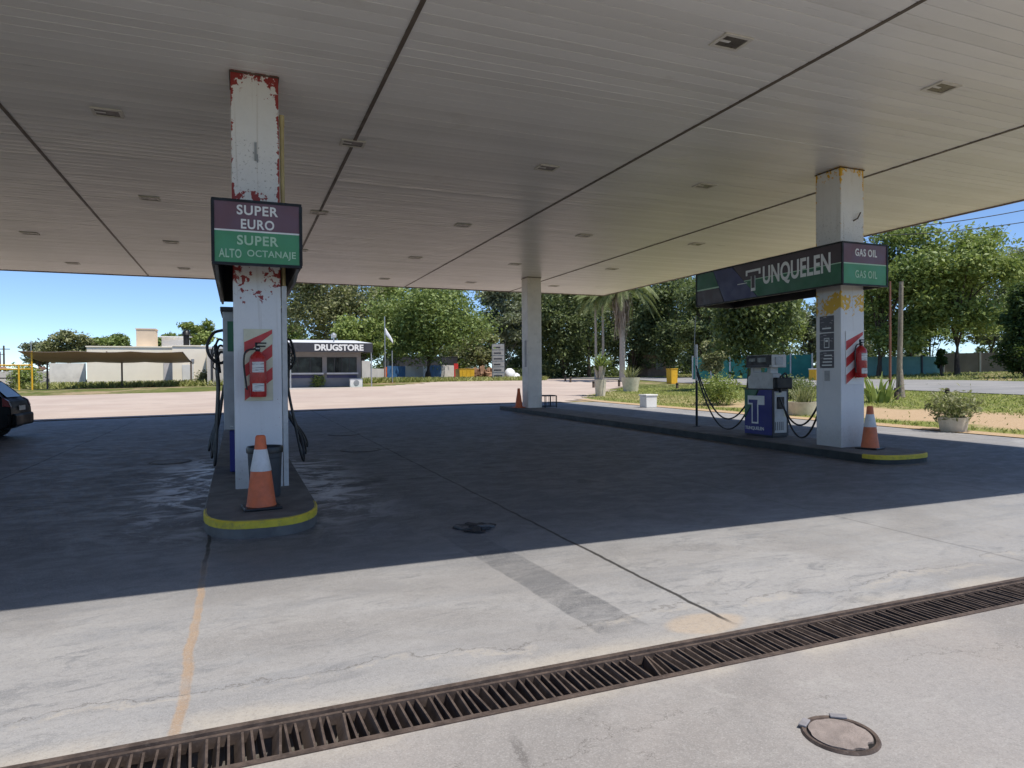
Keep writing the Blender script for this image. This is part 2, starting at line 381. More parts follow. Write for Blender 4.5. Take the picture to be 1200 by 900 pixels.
m_collar = M('cone_reflective_collar', (.62,.61,.60), .45, .08, 10, dirt=.35)
m_red = M('extinguisher_red', (.42,.022,.02), .3, .10, 5)
m_rednew = M('stripe_red', (.50,.035,.035), .45, .12, 6, dirt=.2)
m_cream = M('board_cream', (.62,.60,.44), .55, .08, 4, dirt=.35)
m_bin = M('bin_plastic', (.055,.06,.066), .5, .15, 4, dirt=.3, dirtcol=(.12,.11,.10))
m_yellow = M('kerb_yellow', (.60,.46,.035), .6, .14, 7, dirt=.75, dirtcol=(.16,.14,.10), bump=.3)
m_kerb = M('kerb_concrete', (.125,.12,.113), .8, .25, 3, dirt=.5, dirtcol=(.05,.05,.05), bump=.4)
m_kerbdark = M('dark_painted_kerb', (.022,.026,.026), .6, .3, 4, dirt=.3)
m_kerbtop = None
m_yellowp = M('yellow_paint', (.70,.40,.02), .45, .1, 4)
m_glass = M('dark_glass', (.012,.013,.015), .08, .2, 1, spec=.3)
m_wallcream = M('cream_render', (.88,.79,.64), .85, .04, .6, dirt=.10, dirtcol=(.36,.31,.25), bump=.15)
m_walltan = M('tan_render', (.62,.50,.37), .85, .07, .8, dirt=.2, bump=.15)
m_wallgrey = M('grey_render', (.52,.485,.45), .85, .10, .8, dirt=.35, bump=.15)
m_charcoal = M('charcoal_cladding', (.035,.035,.042), .5, .15, 2)
m_roofpale = M('pale_sheet_roof', (.66,.67,.68), .5, .08, .8, dirt=.2)
m_net = leaf('brown_shade_net', (.27,.20,.18), (.36,.28,.25), .3, .5, (.20,.15,.12))
m_netpost = M('brown_steel_post', (.12,.09,.075), .6, .15, 3)
m_galv = M('galvanised_steel', (.42,.43,.44), .4, .1, 4, metal=.6)
m_car = M('black_car_paint', (.004,.004,.0045), .5, .1, 1, spec=.12)
m_tail = M('tail_lamp_red', (.14,.004,.007), .3, .1, 3, spec=.25)
m_tyre = M('tyre_rubber', (.018,.018,.018), .8, .2, 8)
m_teal = M('teal_fence_net', (.03,.20,.17), .8, .15, 1.2)
m_bluepanel = M('blue_board', (.04,.12,.26), .6, .15, 2, dirt=.2)
m_palebl = M('pale_blue_board', (.42,.50,.62), .6, .1, 2, dirt=.2)
m_brick = M('brown_brick', (.22,.15,.11), .9, .18, 3, bump=.3)
m_whiteplastic = M('white_plastic_sack', (.75,.76,.78), .5, .06, 3)
m_pot = M('planter_concrete', (.60,.54,.43), .85, .12, 5, dirt=.45, dirtcol=(.2,.17,.12), bump=.4)
m_soil = M('planter_soil', (.05,.035,.022), .95, .3, 10)
m_bark_b = bark('brown_bark', (.05,.036,.027), (.13,.095,.07)); m_bark_g = bark('grey_bark', (.12,.105,.09), (.26,.23,.20)); m_bark_w = bark('pale_palm_bark', (.34,.30,.25), (.50,.45,.39), 8)
m_wood = bark('weathered_pole_wood', (.16,.13,.10), (.32,.27,.21), 3)
m_leaf_mid = leaf('leaf_mid_green', (.095,.15,.04), (.29,.36,.12))
m_leaf_bright = leaf('leaf_bright_green', (.15,.215,.05), (.37,.43,.14))
m_leaf_olive = leaf('leaf_olive', (.15,.165,.07), (.37,.37,.20))
m_leaf_dark = leaf('leaf_dark_green', (.07,.098,.045), (.22,.265,.115))
m_leaf_grey = leaf('leaf_grey_green', (.15,.17,.115), (.33,.36,.24))
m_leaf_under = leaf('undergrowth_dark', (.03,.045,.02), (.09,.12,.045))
m_leaf_con = leaf('conifer_green', (.025,.055,.02), (.09,.14,.04))
m_leaf_palm = leaf('palm_frond_green', (.09,.13,.045), (.26,.29,.12))
m_dead = leaf('dead_palm_frond', (.20,.15,.115), (.42,.34,.28), .2)
m_grass = leaf('grass_blade', (.17,.21,.05), (.38,.37,.14), .35)
m_debris = M('broken_asphalt', (.03,.03,.032), .7, .3, 9, bump=.5)

# ------------------------------------------------------------------ ground sheets
def sheet(name, xs, ys, off, mat, hole=None, inside=None, zf=terr):
    V = [(x, y, zf(x, y)+off) for y in ys for x in xs]; F = []; nx = len(xs)
    for j in range(len(ys)-1):
        for i in range(nx-1):
            if hole and xs[i] >= hole[0]-1e-6 and xs[i+1] <= hole[1]+1e-6 and ys[j] >= hole[2]-1e-6 and ys[j+1] <= hole[3]+1e-6: continue
            if inside and not inside((xs[i]+xs[i+1])/2, (ys[j]+ys[j+1])/2): continue
            a = j*nx+i; F.append((a, a+1, a+nx+1, a+nx))
    o = raw(name, V, F, mat); o.data.polygons.foreach_set('use_smooth', [True]*len(F)); return setp(o, kind='structure')
def rngl(a, b, s): n = max(1, round((b-a)/s)); return [a+(b-a)*i/n for i in range(n+1)]
SX0, SX1, SY0, SY1 = -15.5, 16.2, -9.0, 29.0
DY0, DY1 = 2.905, 3.215
gx = [-900,-500,-250,-120]+rngl(-80, SX0, 2.2)[:]+rngl(SX0, SX1, 1.58)[1:]+rngl(SX1, 70, 1.2)[1:]+[90,120,200,400,900]
gy = [-600,-250,-100,-40]+rngl(-30, SY0, 3)+rngl(SY0, SY1, 1.9)[1:]+rngl(SY1, 72, 1.2)[1:]+rngl(72, 140, 4)[1:]+[180,250,400,700,1200]
sheet('ground', gx, gy, 0, m_ground, hole=(SX0, SX1, SY0, SY1))
sx = rngl(SX0, SX1, .8)
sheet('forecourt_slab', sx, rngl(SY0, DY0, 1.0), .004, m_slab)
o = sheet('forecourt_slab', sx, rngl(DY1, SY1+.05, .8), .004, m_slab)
def in_lot(x, y):
    if y < 48.0: return x < 14.5+max(0, (y-29))*0.85
    return 2 < x < 31+(y-48)*.3 and y < 49.5+max(0, x-10)*1.15
sheet('gravel_lot', rngl(-62, 44, 1.0), rngl(SY1+.05, 84, 1.0), .03, m_lot, inside=in_lot)
def road_x(y): return 30.3+.146*(y-18)
rs = []
ry = rngl(-90, 60, 1.5)+rngl(60, 380, 8)[1:]
for nm, o0, o1, mt, off in (('verge', SX1-30.3+.0, 0, m_verge, .02), ('road', 0, 10.2, m_road, .05)):
    V = []; F = []; N = 10
    for y in ry:
        for i in range(N+1):
            if nm == 'verge': x = SX1+.02+(road_x(y)+.3-SX1)*i/N
            else: x = road_x(y)+(o1-o0)*i/N
            V.append((x, y, terr(x, y)+off))
    for j in range(len(ry)-1):
        if nm == 'verge' and ry[j] > 40: break
        for i in range(N): a = j*(N+1)+i; F.append((a, a+1, a+N+2, a+N+1))
    setp(raw(nm, V, F, mt), kind='structure')
V = []; F = []                                                   # painted line along the road
for y in ry:
    for dx in (5.0, 5.14): x = road_x(y)+dx; V.append((x, y, terr(x, y)+.056))
for j in range(len(ry)-1): F.append((2*j, 2*j+1, 2*j+3, 2*j+2))
setp(raw('road_marking', V, F, M('worn_lane_paint', (.48,.46,.42), .7, .2, 3)), kind='structure')
# drain channel under the grate
b = MB(); b.box(SX0, SX1, DY0-.12, DY0-.002, -.5, -.004); b.box(SX0, SX1, DY1+.002, DY1+.12, -.5, -.006); b.box(SX0, SX1, DY0-.12, DY1+.12, -.6, -.5)
setp(b.build('drain_channel', M('channel_concrete', (.30,.27,.235), .9, .2, 4, dirt=.6, bump=.4)), kind='structure')

# ------------------------------------------------------------------ canopy
ZC = 5.3; CY0, CY1 = 3.54, 27.6; CX1 = 15.85
joints = [-12.25, -7.60, -2.95, 1.75, 6.42, 11.12, CX1]
can = thing('forecourt_canopy', 'large flat canopy with white plank ceiling over the fuel forecourt', 'canopy', (1.8, 16, 0))
def rel(o): o.location = (-1.8, -16, 0); return o
pitch = .2
for k in range(len(joints)-1):
    x0, x1 = joints[k]+.024, joints[k+1]-.024
    prof = []; y = CY0+.05; i = 0
    while y < CY1-.05:
        y1 = min(y+pitch, CY1-.05); t = random.gauss(0, .0008); u = random.gauss(0, .0012)
        prof += [(y+.001, ZC+.030), (y+.005, ZC+t+.002), (y+.012, ZC+t), ((y+y1)/2, ZC-.0015+u*.5), (y1-.010, ZC+u), (y1-.004, ZC+u+.002), (y1, ZC+.030)]
        y = y1
    nb = 9; V = []; F = []; n = len(prof)
    for j in range(nb+1):
        x = x0+(x1-x0)*j/nb; sag = .0022*math.sin(j*1.9+k*2.3)
        V += [(x, p[0], p[1]+sag) for p in prof]
    for j in range(nb):
        for i in range(n-1): a = j*n+i; F.append((a, a+1, a+n+1, a+n))
    o = raw('soffit_panel', V, F, m_soffit, can); rel(o)
for xj in joints[1:-1]:
    b = MB(); b.box(xj-.025, xj+.025, CY0+.05, CY1-.05, ZC-.012, ZC+.02)
    rel(b.build('joint_strip', M('joint_brown', (.12,.095,.075), .6, .2, 3) if xj == joints[1] else bpy.data.materials['joint_brown'], can))
b = MB()
b.box(joints[0], CX1, CY1-.05, CY1, ZC-.03, ZC+.75); b.box(joints[0], CX1, CY0, CY0+.05, ZC-.03, ZC+.75)
b.box(CX1-.03, CX1+.02, CY0+.05, CY1-.05, ZC-.03, ZC+.75); b.box(joints[0]-.02, joints[0]+.03, CY0+.05, CY1-.05, ZC-.03, ZC+.75)
rel(b.build('fascia', M('fascia_brown_edge', (.16,.12,.10), .6, .15, 2), can))
b = MB(); b.box(joints[0]+.03, CX1-.03, CY0+.05, CY1-.05, ZC+.45, ZC+.6); rel(b.build('roof', m_roofpale, can))

# canopy lights
def make_light():
    t = thing('canopy_light', 'x', 'light', (0,0,0), 0, 'recessed lights in the canopy ceiling')
    b = MB()
    for (x0,x1,y0,y1) in ((-.19,.19,-.15,-.11),(-.19,.19,.11,.15),(-.19,-.15,-.11,.11),(.15,.19,-.11,.11)): b.box(x0,x1,y0,y1,-.020,-.002)
    b.build('frame', M('light_frame_pale', (.66,.63,.58), .5, .1, 6, dirt=.4), t)
    b = MB(); b.box(-.15,-.02,-.02,.02,-.016,-.0125); b.build('lamp_tube', m_white, t)
    b = MB(); b.box(-.149,.149,-.109,.109,-.012,-.004); b.build('lens', M('dusty_lens', (.10,.085,.07), .35, .3, 8), t)
    return t
lp = [(-4.86,20.5),(-4.86,25.3),(-1.65,10.9),(-1.65,15.75),(-1.65,20.6),(-1.65,25.3),(1.74,10.95),(1.74,15.8),(1.74,20.6),(1.74,25.4),(5.18,6.12),(5.18,11.0),(5.18,15.9),(5.18,20.7),(5.18,25.5),(8.59,6.1),(8.59,10.95),(8.59,15.95),(8.59,20.8),(8.59,25.4),(12.19,15.9),(12.19,20.6),(12.19,25.3)]
colp = {-4.86:'left of the leftmost ceiling seam', -1.65:'between the leftmost seam and the left pillar', 1.74:'on the seam right of the left pillar', 5.18:'just left of the long middle seam', 8.59:'between the middle seam and the right pillar', 12.19:'beyond the seam behind the right pillar'}
def rowp(y): return 'nearest the viewer' if y < 8 else 'in the second row back' if y < 13 else 'in the middle row' if y < 18 else 'in the fourth row back' if y < 23 else 'along the far edge'
L0 = make_light()
for i, (x, y) in enumerate(lp):
    t = L0 if i == 0 else copy_tree(L0)
    t.location = (x, y, ZC-.001); t['label'] = f'recessed canopy light {colp[x]}, {rowp(y)}'

# ------------------------------------------------------------------ pump islands
def island_poly(x0, x1, y0, y1, round_):
    xm, hw = (x0+x1)/2, (x1-x0)/2; P = []
    for i in range(17):
        a = math.pi+math.pi*i/16; s, c_ = math.sin(a), math.cos(a)
        e = .75
        P.append((xm+hw*math.copysign(abs(c_)**e, c_), y0+round_+round_*math.copysign(abs(s)**e, s)))
    return P+[(x1, y1), (x0, y1)]
def island(x0, x1, y0, y1, rd, z0, label, hb, by1, side=None):
    zb = fore((x0+x1)/2, y0)
    t = thing('pump_island', label, 'island', ((x0+x1)/2, (y0+y1)/2, 0))
    P = island_poly(x0, x1, y0, y1, rd); cx, cy = (x0+x1)/2, (y0+y1)/2
    # follow the slope of the slab along y
    def zg(x, y): return fore(x, y)
    n = len(P); V = []; F = []
    def ring(k, dz): return [((cx+(p[0]-cx)*k)-cx, (cy+(p[1]-cy)*(1-(1-k)*.1))-cy, dz) for p in P]
    rows = []
    def addring(inset, dz):
        rows.append(len(V))
        for p in P:
            x = p[0]+(cx-p[0])/abs((x1-x0)/2)*inset*(1 if True else 0); y = p[1]+(inset if p[1] < cy else -inset)
            V.append((x-cx, y-cy, fore(p[0], p[1])+dz))
    addring(0, -.1); addring(0, hb-.012); addring(.012, hb); addring(.12, hb+.004)
    for r in range(3):
        for i in range(n): j = (i+1) % n; F.append((rows[r]+i, rows[r]+j, rows[r+1]+j, rows[r+1]+i))
    # top as strips pairing left and right outline points
    k0 = rows[3]; F.append(tuple(k0+i for i in range(n)))
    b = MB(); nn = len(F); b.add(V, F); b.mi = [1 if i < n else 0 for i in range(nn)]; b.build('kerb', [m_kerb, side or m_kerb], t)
    # yellow painted band wraps the nose
    V = []; F = []; idx = [i for i in range(17) if P[i][1] <= by1]
    for i in idx:
        p = P[i]; nx, ny = p[0]-cx, (p[1]-(y0+rd)); L = math.hypot(nx, ny) or 1; nx, ny = nx/L*.005, ny/L*.005
        z = fore(*p); V += [(p[0]+nx-cx, p[1]+ny-cy, z+hb-.072), (p[0]+nx-cx, p[1]+ny-cy, z+hb-.010), (p[0]*.995+cx*.005-cx-nx*4, p[1]-ny*4-cy, z+hb+.003)]
    for q in range(len(idx)-1):
        a = q*3; F += [(a, a+3, a+4, a+1), (a+1, a+4, a+5, a+2)]
    b = MB(); b.add(V, F); b.build('painted_band', m_yellow, t)
    return t
HB = .15
island(-.345, .775, 6.88, 24.6, .85, 0, 'left pump island with broad yellow rounded nose below the orange cone', HB+.02, 8.3)
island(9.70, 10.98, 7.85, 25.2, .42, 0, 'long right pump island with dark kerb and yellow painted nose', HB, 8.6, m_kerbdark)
def ztop(x, y): return fore(x, y)+HB+(.02 if x < 5 else 0)

# ------------------------------------------------------------------ pillars
def pillar(x0, y0, wx, wy, mat, label):
    zb = ztop(x0, y0); t = thing('canopy_pillar', label, 'pillar', (x0+wx/2, y0+wy/2, zb))
    b = MB(); b.box(-wx/2, wx/2, -wy/2, wy/2, -.03, ZC-zb); b.build('shaft', mat, t, bevel=.012)
    b = MB()
    for s in ((-wx/2-.012, wx/2+.012, -wy/2-.012, -wy/2-.002), (-wx/2-.012, wx/2+.012, wy/2+.002, wy/2+.012), (-wx/2-.012, -wx/2-.002, -wy/2-.002, wy/2+.002), (wx/2+.002, wx/2+.012, -wy/2-.002, wy/2+.002)): b.box(*s, ZC-zb-.035, ZC-zb-.016)
    b.build('collar', m_rust, t)
    return t
PL = pillar(-.045, 8.86, .55, .55, m_pillar_red, 'white pillar with flaking red primer, carrying the super fuel sign')
# conduit pipes on the right flank of the left pillar, old clip mark
zb = PL.location.z
b = MB(); b.tube([(.315,-.20,0),(.315,-.20,4.62)], .026, 10); b.tube([(.315,-.20,4.5),(.315,-.20,4.64)], .032, 10); b.build('conduit', M('old_cream_conduit', (.42,.34,.17), .5, .15, 4, dirt=.4), PL, smooth=40)
b = MB(); b.box(.285, .345, -.265, -.235, 0, 2.5); b.build('cable_tray', m_dwhite, PL, bevel=.004)
b = MB(); b.box(-.012, .014, -.292, -.276, 4.02, 4.24); b.box(.016, .03, -.285, -.276, 4.0, 4.1); b.build('bracket', m_grey, PL)
PR = pillar(10.10, 9.05, .57, .57, m_pillar_yel, 'white pillar with yellow paint patches carrying the long name sign')
b = MB(); b.tube([(.02,-.285,4.12),(.07,-.34,4.16),(.14,-.34,4.27)], .012, 6); b.build('hook', m_rust, PR)
PB = pillar(10.10, 23.25, .57, .57, m_pillar_old, 'plain greyish pillar at the far end of the right pump island')
b = MB(); b.box(-.291, -.286, -.16, .02, 1.55, 2.55); b.build('notice', M('faded_notice', (.34,.33,.34), .6, .12, 5), PB)

# ------------------------------------------------------------------ fuel signs
def sign_box(name, label, x0, x1, y0, y1, z0, z1):
    t = thing(name, label, 'sign', ((x0+x1)/2, (y0+y1)/2, z0)); cx, cy = (x0+x1)/2, (y0+y1)/2; h = z1-z0; hx, hy = (x1-x0)/2, (y1-y0)/2
    b = MB(); th = .05
    b.box(-hx+.012, hx-.012, -hy+.012, -hy+th, .004, h-.004); b.box(-hx+.012, hx-.012, hy-th, hy, .004, h-.004)
    b.box(-hx+.012, -hx+th, -hy+th, hy-th, .004, h-.004); b.box(hx-th, hx, -hy+th, hy-th, .004, h-.004)
    b.box(-hx+th, hx-th, -hy+th, hy-th, h-.05, h-.03)
    b.build('casing', m_charcoal, t)
    b = MB()
    for z in (0, h-.03):
        b.box(-hx-.006, hx+.006, -hy-.012, -hy+.02, z, z+.03); b.box(-hx-.012, -hx+.02, -hy+.02, hy, z, z+.03)
    for x in (-hx-.014, hx-.022): b.box(x, x+.034, -hy-.014, -hy+.01, .03, h-.03)
    b.box(-hx-.014, -hx+.01, hy-.03, hy, .03, h-.03)
    b.build('frame', m_black, t)
    return t, hx, hy, h
tL, hx, hy, h = sign_box('fuel_sign', 'maroon and green sign reading super euro above the left pump', -.245, .70, 8.2, 12.2, 2.83, 3.57)
zs = .385
b = MB(); b.box(-hx+.02, hx-.022, -hy-.004, -hy+.012, zs+.012, h-.03); b.build('upper_panel', m_maroon, tL)
b = MB(); b.box(-hx+.02, hx-.022, -hy-.004, -hy+.012, .03, zs-.006); b.build('lower_panel', m_green, tL)
b = MB(); b.box(-hx+.02, hx-.022, -hy-.005, -hy+.012, zs-.006, zs+.012); b.build('divider', m_letter, tL)
text('lettering', 'SUPER', .44, .11, m_letter, tL, (0, -hy-.007, .625), bold=.022, spacing=1.1)
text('lettering', 'EURO', .355, .11, m_letter, tL, (0, -hy-.007, .468), bold=.022, spacing=1.1)
text('lettering', 'SUPER', .44, .11, m_letterg, tL, (0, -hy-.007, .285), bold=.022, spacing=1.1)
text('lettering', 'ALTO', .235, .10, m_letterg, tL, (-.2925, -hy-.007, .13), bold=.012, spacing=1.05)
text('lettering', 'OCTANAJE', .525, .10, m_letterg, tL, (.1475, -hy-.007, .13), bold=.012, spacing=1.05)
b = MB(); b.prism([(-hy+.06, 0), (hy-.3, 0), (hy-.6, -.10), (-hy+.6, -.10)], -hx+.02, -hx+.05, 'x'); b.prism([(-hy+.06, 0), (hy-.3, 0), (hy-.6, -.10), (-hy+.6, -.10)], hx-.05, hx-.02, 'x'); b.build('skirt', m_grey, tL)

tR, hx, hy, h = sign_box('fuel_sign', 'long maroon and green name sign with gas oil panel on its end', 9.63, 10.70, 8.60, 12.58, 3.08, 3.83)
zs = .38
b = MB(); b.box(-hx+.02, hx-.022, -hy-.004, -hy+.012, zs+.01, h-.03); b.build('end_upper_panel', m_maroon, tR)
b = MB(); b.box(-hx+.02, hx-.022, -hy-.004, -hy+.012, .03, zs-.01); b.build('end_lower_panel', m_green, tR)
b = MB(); b.box(-hx+.02, hx-.022, -hy-.005, -hy+.012, zs-.01, zs+.01); b.build('divider', m_letterg, tR)
text('lettering', 'GAS OIL', .52, .13, m_letter, tR, (.02, -hy-.007, .575), bold=.02, spacing=1.1)
text('lettering', 'GAS OIL', .52, .13, m_letterg, tR, (.02, -hy-.007, .20), bold=.008, spacing=1.1)
# long face looks to -x; local y runs from -hy (near) to +hy (far)
X0 = -hx-.004
def face(poly, name, mat, dx=0):
    b = MB(); b.prism(poly, X0-dx, -hx+.010, 'x'); return b.build(name, mat, tR)
face([(-hy+.022,zs+.012),(hy-1.55,zs+.012),(hy-1.22,h-.032),(-hy+.022,h-.032)], 'plum_band', m_dmaroon)
face([(-hy+.022,.032),(hy-1.95,.032),(hy-1.56,zs-.004),(-hy+.022,zs-.004)], 'green_band', m_dgreen)
face([(-hy+.022,zs-.004),(hy-1.56,zs-.004),(hy-1.555,zs+.012),(-hy+.022,zs+.012)], 'divider', m_letterg, .001)
face([(hy-1.93,.032),(hy-.95,.032),(hy-.60,h-.032),(hy-1.20,h-.032)], 'navy_flash', m_signblue)
face([(hy-.93,.032),(hy-.032,.032),(hy-.032,zs-.03),(hy-.775,zs-.03)], 'plum_band', m_dmaroon)
face([(hy-.76,zs),(hy-.032,zs),(hy-.032,h-.032),(hy-.59,h-.032)], 'green_band', m_dgreen)
face([(hy-.772,zs-.03),(hy-.032,zs-.03),(hy-.032,zs),(hy-.764,zs)], 'divider', m_letterg, .001)
text('lettering', 'UNQUELEN', 1.64, .42, m_letter, tR, (X0-.003, -.93, .395), '-x', bold=.022, spacing=1.04)
def tpoly(y, z, k):   # the big outlined initial, y grows away from the reader's right
    return [(y+.30*k, z+.25*k), (y-.26*k, z+.25*k), (y-.26*k, z+.10*k), (y-.06*k, z+.10*k), (y-.06*k, z-.33*k), (y+.10*k, z-.33*k), (y+.10*k, z+.10*k), (y+.30*k, z+.10*k)]
b = MB(); b.prism(tpoly(.15, .40, .74), X0-.006, X0+.002, 'x'); b.box(X0-.006, X0+.002, .34, .62, .33, .345); b.build('initial', m_letter, tR)
b = MB(); b.prism(tpoly(.15, .398, .56), X0-.009, X0+.002, 'x'); b.build('initial_fill', m_dmaroon, tR)

# ------------------------------------------------------------------ extinguishers and their boards
def ext_board(label, x0, x1, y, z0, z1, mats):
    t = thing('extinguisher_board', label, 'board', ((x0+x1)/2, y, z0)); hw = (x1-x0)/2; hh = z1-z0
    b = MB(); b.box(-hw, hw, -.012, 0, 0, hh); b.build('backing', mats[0], t, bevel=.002)
    st = hh/3.2
    for k, z in enumerate((-.02, hh*.30, hh*.62)):
        P = [(-hw+.004, z+.02), (hw-.004, z+.02+st*.95), (hw-.004, z+.02+st*.95+st*.55), (-hw+.004, z+.02+st*.55)]
        # clip to the board
        P = [(p[0], min(max(p[1], .005), hh-.005)) for p in P]
        b = MB(); b.prism(P, -.016, -.010, 'y'); b.build('stripe', mats[1], t)
    return t
def extinguisher(label, x, y, z, k=1.0):
    t = thing('fire_extinguisher', label, 'extinguisher', (x, y, z))
    r = .088*k; b = MB(); b.lathe([(r*.92,0),(r,.02),(r,.40*k),(r*.9,.445*k),(r*.55,.48*k),(.03,.50*k)], 24); b.build('cylinder', m_red, t, smooth=40)
    b = MB(); b.lathe([(.026,.495*k),(.03,.54*k),(.018,.56*k)], 12); b.box(-.02,.09,-.013,.013,.55*k,.565*k); b.box(-.02,.10,-.012,.012,.585*k,.60*k); b.box(-.03,-.005,-.012,.012,.55*k,.60*k); b.build('valve', m_black, t, smooth=30)
    b = MB(); b.lathe([(.022,0),(.022,.015)], 12, (0,-.03,.525*k)); b.build('gauge', m_dwhite, t)
    b = MB(); b.tube(smoothpath([(-.03,0,.53*k),(-.12*k,-.02,.50*k),(-.145*k,-.02,.38*k),(-.125*k,-.01,.16*k),(-.115*k,-.01,.08*k)]), .011, 8); b.build('hose', m_rubber, t, smooth=50)
    for z0, z1 in ((.27,.385),(.06,.15)):
        b = MB()
        V = []; F = []
        for i in range(9):
            a = -math.pi/2+(-.75+1.5*i/8); V += [((r+.0015)*math.cos(a), (r+.0015)*math.sin(a), z0*k), ((r+.0015)*math.cos(a), (r+.0015)*math.sin(a), z1*k)]
        for i in range(8): F.append((2*i, 2*i+2, 2*i+3, 2*i+1))
        b.add(V, F); b.build('label_sticker', m_label, t, smooth=60)
    b = MB(); b.box(-.03,.03,.06*k,.10,.40*k,.43*k); b.build('bracket', m_grey, t)
    return t
g = G('extinguisher_label'); c = g.mix(g.sm(g.noise(30, 3, .6, 0, g.vec(g.x*.25, g.y*.25, g.z*3)), .52, .56), (.66,.65,.62), (.25,.24,.24)); g.col(c).rough(.5); m_label = g.m
ext_board('cream and red striped extinguisher board on the left pillar', .07, .40, 8.856, 1.28, 2.16, (m_cream, m_rednew))
extinguisher('red fire extinguisher with pale labels hung on the left pillar', .225, 8.74, 1.33, 1.10)
ext_board('red and white striped extinguisher board on the right pillar', 10.20, 10.62, 9.046, 1.36, 2.32, (m_white, m_rednew))
extinguisher('red fire extinguisher hung on the right pillar', 10.46, 8.94, 1.48, 1.15)

# ------------------------------------------------------------------ posters on the right pillar
g = G('poster_dark'); c = g.mix(g.sm(g.noise(14, 3, .6, 0, g.vec(g.x*.4, g.y*.4, g.z*2.2)), .60, .64), (.030,.022,.035), (.34,.30,.32)); g.col(c).rough(.35); m_poster = g.m
for lb, z0, z1 in (('dark poster with one pale line, topmost of three on the right pillar', 2.32, 2.62), ('dark poster with a pump picture, middle of three on the right pillar', 1.99, 2.30), ('dark poster with lines of pale writing, lowest of three', 1.66, 1.97)):
    t = thing('poster', lb, 'poster', (10.098, 9.365, z0), 0, 'dark posters on the right pillar')
    b = MB(); b.box(-.006, 0, -.16, .16, 0, z1-z0); b.build('sheet', m_poster, t)
    b = MB()
    if z0 > 2.3: b.box(-.008, -.004, -.10, .10, .06, .085)
    elif z0 > 1.9:
        for q in ((-.06,.06,.04,.055),(-.06,.06,.21,.225),(-.06,-.048,.055,.21),(.048,.06,.055,.21),(-.03,.03,.15,.19)): b.box(-.008, -.004, *q)
    else:
        for zz in (.04, .10, .16, .22): b.box(-.008, -.004, -.12, .12-(zz*.3), zz, zz+.022)
    b.build('print', m_letter, t)
t = thing('notice', 'small grey paper notice under the dark posters', 'notice', (10.098, 9.36, 1.42)); b = MB(); b.box(-.004, 0, -.06, .06, 0, .19); b.build('sheet', M('grey_paper', (.38,.38,.38), .7, .15, 12), t)

# ------------------------------------------------------------------ cones and bin
def cone(label, x, y, z, k, mats, collar, rz=0):
    t = thing('traffic_cone', label, 'cone', (x, y, z), rz, 'orange traffic cones')
    b = MB(); b.box(-.19*k,.19*k,-.19*k,.19*k,0,.028); b.build('base', m_rubber if collar else mats, t, bevel=.01)
    b = MB(); b.lathe([(.165*k,.026),(.155*k,.05),(.145*k,.08),(.105*k,.38*k),(.062*k,.63*k)] if not collar else [(.155*k,.026),(.148*k,.05),(.104*k,.402*k),(.100*k,.404*k)], 28, caps=False); b.build('cone_body', mats, t, smooth=35)
    if collar:
        b = MB(); b.lathe([(.107*k,.398*k),(.108*k,.405*k),(.066*k,.625*k),(.064*k,.628*k)], 28, caps=False); b.build('reflective_collar', m_collar, t, smooth=35)
    b = MB(); b.lathe([(.064*k,.622*k),(.058*k,.70*k),(.052*k,.76*k),(.04*k,.775*k),(.036*k,.765*k),(.036*k,.72*k)], 28); b.build('tip', mats, t, smooth=35)
    return t
cone('orange cone with dirty white collar in front of the grey bin', .21, 7.52, ztop(.2, 7.5)+.004, .98, m_orange, True, .1)
cone('orange cone with scuffed white collar leaning by the right pillar foot', 10.42, 8.72, ztop(10.4, 8.7)+.004, .98, m_orange2, True, .3)
cone('plain orange cone beside the far pillar', 9.86, 23.6, ztop(9.9, 23.6)+.004, .95, m_orange, False, .2)
t = thing('waste_bin', 'dark grey round bin behind the cone on the left island', 'bin', (.275, 8.22, ztop(.27, 8.2)+.003))
b = MB(); b.lathe([(.155,0),(.165,.02),(.187,.52),(.180,.52),(.158,.03)], 28, caps=True); b.build('bucket', m_bin, t, smooth=40)
b = MB(); b.lathe([(.186,.50),(.20,.505),(.202,.555),(.195,.575),(.178,.572),(.176,.47),(.18,.44),(.187,.45)], 28, caps=False); b.build('liner', m_rubber, t, smooth=50)

# ------------------------------------------------------------------ dispensers
def hang(a, b_, sag, n=14):
    a, b_ = Vector(a), Vector(b_); out = []
    for i in range(n+1):
        t = i/n; p = a.lerp(b_, t); p.z -= sag*4*t*(1-t); out.append(p)
    return out
def nozzle(parent, p, dirx=1, k=1.0):
    b = MB(); x, y, z = p
    b.tube([(x, y, z), (x+.02*dirx, y, z+.10*k), (x+.03*dirx, y, z+.20*k)], [.022*k, .03*k, .022*k], 8)
    b.tube(smoothpath([(x+.03*dirx, y, z+.19*k), (x-.02*dirx, y, z+.27*k), (x-.10*dirx, y, z+.24*k)]), [.014*k]*17, 6)
    b.tube(smoothpath([(x+.02*dirx, y, z+.03*k), (x+.08*dirx, y, z+.08*k), (x+.06*dirx, y, z+.18*k)]), .008*k, 6)
    return b.build('nozzle', m_black, parent, smooth=50)
